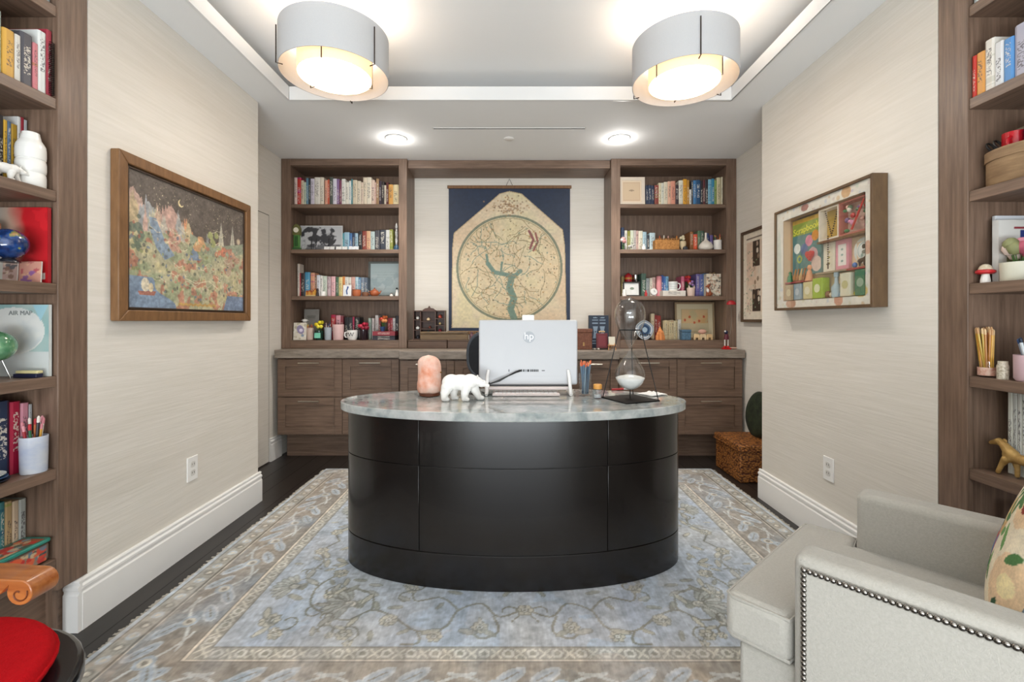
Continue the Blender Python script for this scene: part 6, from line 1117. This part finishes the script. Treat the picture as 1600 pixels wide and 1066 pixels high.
# ---- right wall bookcase
srow('right', 2.265, 1.63, '1519 1545 -40 c9d6dc pale blue; 1545 1570 -60 8d8478 taupe; 1570 1600 -70 c2b8a8 beige; 1600 1650 -90 4a4a52 dark')
srow('right', 1.937, 1.63, '1512 1525 88 c9372e red; 1525 1538 82 d99a4e orange; 1538 1553 62 e3ded4 tall white; 1553 1567 66 dfe0e2 white; 1567 1583 60 5a94cf blue; 1583 1610 36 b5b3c2 big lavender grey; 1610 1650 20 7d4a3a brown')
srow('right', 1.609, 1.76, '1553 1563 188 a3182c red; 1563 1640 195 9a8c74 wide fawn', .13)
t = thing('oval_wooden_tub', 'oval tan bentwood tub on right wall\'s third shelf', 'tub', (1.694, 1.512, 1.6095), PI/2); tubw = M('bentwood', 'a98a66', .6, noise=(8, 0), col2='7d6145', stretch=(1, 1, 6)); G().lathe([(0, 0), (.096, 0), (.098, .002), (.098, .112), (.093, .112), (.093, .006), (0, .006)], 48, cap=False, sy=.66).obj('tub_wall', tubw, t, smooth=40); G().lathe([(.0985, .084), (.102, .084), (.102, .118), (.094, .118), (.094, .112), (.0985, .112), (.0985, .084)], 48, cap=False, sy=.67).obj('rim_band', tubw, t, smooth=40)
a = (1.69, 1.53, 1.6165); t = thing('red_mug', 'glossy red mug poking out of the wooden tub', 'mug', a); G().lathe([(0, .06), (.030, .06), (.031, .064), (.031, .165), (.028, .165), (.028, .07), (0, .07)], 28, cap=False).obj('mug_body', C('b5141f', .2), t, smooth=45); G().tube([(-.026, -.012, .145), (-.045, -.020, .135), (-.045, -.020, .105), (-.026, -.012, .095)], .006, 8).obj('handle', C('b5141f', .2), t, smooth=60); G().box(-.022, .022, -.022, .022, 0, .06).obj('support_block', C('6b5540', .7), t)
t = thing('blue_cup', 'shiny blue cup poking out of the wooden tub', 'cup', (1.70, 1.462, 1.6165)); G().lathe([(0, .05), (.034, .05), (.037, .054), (.037, .165), (.030, .178), (0, .178)], 28, cap=False).obj('cup_body', C('1f5aa0', .2), t, smooth=45); G().box(-.02, .02, -.02, .02, 0, .05).obj('support_block', C('6b5540', .7), t)
t = thing('scissors', 'dark handled scissors in the far end of wooden tub', 'scissors', (1.668, 1.573, 1.6165)); [G().tube([(.012*math.cos(a)+s*.0, s*.012+.016*math.sin(a)*.6, .135+.018*math.sin(a)) for a in [2*PI*i/12 for i in range(12)]], .0035, 6, closed=True).obj('finger_loop', blk, t, smooth=60) for s in (-1, 1)]; G().box(-.002, .002, -.006, .006, 0, .12).obj('blades', M('silver'), t)
LT('painted_tumbler', 'cream tumbler painted with green leaves beside wooden tub', 'tumbler', (1.65, 1.39, 1.6095), cup_prof(.026, .03, .075), M('leaf_paint', 'e0e0cc', .4, noise=(40, 0), col2='7d9a5a'), 24)
# fourth shelf
t = thing('mushroom_figurine', 'red capped white mushroom figurine on right wall\'s fourth shelf', 'figurine', (1.652, 1.588, 1.2815)); G().lathe([(0, 0), (.014, 0), (.0135, .01), (.010, .03), (.010, .036), (0, .036)], 18, cap=False).obj('stem', cer, t, smooth=45); G().lathe([(0, .030), (.022, .031), (.027, .036), (.026, .042), (.02, .046), (0, .046)], 24, cap=False).obj('cap', C('c2242a', .3), t, smooth=45); G().ball((0, 0, .046), (.019, .019, .020), 16, 8).obj('dotted_dome', M('dome', 'e3d8c4', .5, noise=(90, 0), col2='b5a080'), t, smooth=60)
srow('right', 1.281, 1.70, '1545 1556 338 d3d6da white', .15)
c = blotch(.24, .24, 'd6d4ce', ['cfcdc8'], 4, .03, 2, 60, 60); c.rect(.07, .11, .1, .2, '2a3a7a'); c.rect(.115, .15, .1, .2, 'e0a4ae'); c.rect(.155, .18, .08, .2, '1f2636'); c.rect(.05, .13, .205, .215, '8d2434'); c.disc(.075, .085, .05, '8d8f62', .03); c.rect(.2, .24, .06, .2, 'd98a2e')
plate_card('white boxed set with coloured spines printed on front', (1.80, 1.567, 1.2815), .25, .215, c, .02, 0, 'boxed_set', 'book', 'dcdad6')
a = (1.69, 1.512, 1.2815); t = thing('cream_planter', 'cream embossed planter on right wall\'s fourth shelf', 'planter', a); G().lathe(cup_prof(.047, .05, .062), 36, cap=False).obj('pot', C('dcd9c6', .5), t, smooth=45); [G().ball((-.028+.008*k, -.039-.003*k+.0, .03+.004*(k % 2)), .004, 8, 6).obj('embossed_petal', C('d9c0b8', .5), t, smooth=60) for k in range(3)]
flowers('pink and white silk peonies in the cream planter', (1.69, 1.512, 1.2885), .03, ['d98fa0', 'e6d0c4', 'c45f74', 'd9a8a0', '8d8f62'], .115, 12, .022)
flowers('yellow and white silk flowers beside the planter', (1.655, 1.42, 1.2815), .012, ['d9b52a', 'efe9dc'], .1, 5, .014)
# fifth shelf
a = (1.656, 1.585, .9535); t = thing('pencil_tumbler', 'clear glass of yellow pencils on right wall\'s fifth shelf', 'glass', a); G().lathe(cup_prof(.022, .024, .055, .0015), 28, cap=False).obj('tumbler', gl, t, smooth=45); G().lathe([(.0245, .006), (.0255, .006), (.0262, .034), (.0252, .034)], 28, cap=False).obj('floral_wrap', M('wrap', 'dfc4b0', .6, noise=(80, 0), col2='b56a5a'), t, smooth=45)
for k in range(16):
    a2 = k*2.4; q = .004+.011*((k*7) % 9)/9; u = .008+.030*((k*5) % 8)/8
    tip = (a[0]+u*math.cos(a2), min(a[1]+u*math.sin(a2), 1.608), a[2]+.165+.012*((k*3) % 5)/5); pencil(f"{cname(['d9a43a', 'c98a30', 'b5762a', 'd98a5a', 'c9a84a'][k % 5])} wood pencil in the clear glass on fifth shelf", 'pencils in the fifth shelf glass', (a[0]+q*math.cos(a2), a[1]+q*math.sin(a2), a[2]+.0065), tip, .0034, ['d9a43a', 'c98a30', 'b5762a', 'd98a5a', 'c9a84a'][k % 5], ['d9b88a', 'c99a6a'][k % 2])
LT('speckled_jar', 'tiny cream speckled jar between pencils and pink cup', 'jar', (1.647, 1.527, .9535), [(0, 0), (.015, 0), (.0155, .045), (.013, .05), (.013, .06), (0, .06)], M('speckle', 'e3dac8', .4, noise=(160, 0), col2='8d7f68'), 20)
a = (1.678, 1.462, .9535); LT('pink_cup', 'large blush pink cup of markers on fifth shelf', 'cup', a, [(0, 0), (.040, 0), (.046, .008), (.047, .085), (.044, .085), (.043, .01), (0, .006)], C('d9b9bf', .4), 36); pens(a, .034, .085, ['3f6a9a', 'd3d8dc', '1f2a40', '5a8ab0', '26262a', 'a87a5a', '8d98a8', '34507d'], 'the blush pink cup', 'marker', .07, None, .0045)
# sixth shelf
srow('right', .625, 1.71, '1574 1582 605 d3d3c9 white; 1582 1589 606 c4c6c0 pale grey; 1589 1596 607 d0d1cb white; 1596 1604 608 d9dad4 white; 1604 1612 609 ccd0ce white; 1612 1622 610 d9dbd8 white; 1622 1632 612 1f1c1f black; 1632 1700 606 2a2624 wide black', .15)
def hound():
    t = thing('hound_figurine', 'gilded walking hound figurine before white books, sixth shelf', 'figurine', (1.668, 1.483, .6255), PI/2-.12)
    gm = M('gilded', 'cda968', .45, .25, noise=(30, 0), col2='a37d42')
    blob('body', gm, [(-.035, 0, .060, .028, .015, .017), (.0, 0, .058, .04, .015, .015), (.036, 0, .062, .024, .016, .021)],
         [[(.040, 0, .070, .016), (.060, 0, .088, .011), (.074, 0, .094, .011), (.100, 0, .084, .006)], [(-.056, 0, .064, .008), (-.075, 0, .052, .005), (-.09, 0, .042, .003)],
          [(-.046, -.009, .05, .012), (-.060, -.010, .028, .006), (-.052, -.010, .006, .0055)], [(-.040, .009, .05, .012), (-.030, .010, .028, .006), (-.026, .010, .006, .0055)],
          [(.034, -.009, .05, .011), (.030, -.010, .026, .0065), (.030, -.010, .006, .006)], [(.042, .009, .05, .011), (.056, .010, .028, .0065), (.066, .010, .006, .006)]], t, k=1.15, vox=.0016, it=3)
    for s in (-1, 1): G().ball((.08, s*.0125, .111), (.009, .0035, .008), 8, 6).obj('ear', M('gilded'), t, smooth=60)
hound()
# bottom shelf: folding wooden stand
t = thing('wooden_stand', 'small folding wooden stand on right wall\'s bottom shelf', 'stand', (1.72, 1.48, .3055))
for s in (-1, 1): G().tube([(s*.05, -.03, .006), (s*.02, .03, .2)], .008, 8).obj('leg', C('8d5a2c', .5), t, smooth=60)
G().tube([(-.05, .0, .08), (.05, .0, .08)], .006, 8).obj('crossbar', C('8d5a2c', .5), t, smooth=60); G().tube([(0, .09, .006), (0, .035, .2)], .008, 8).obj('leg', C('8d5a2c', .5), t, smooth=60)
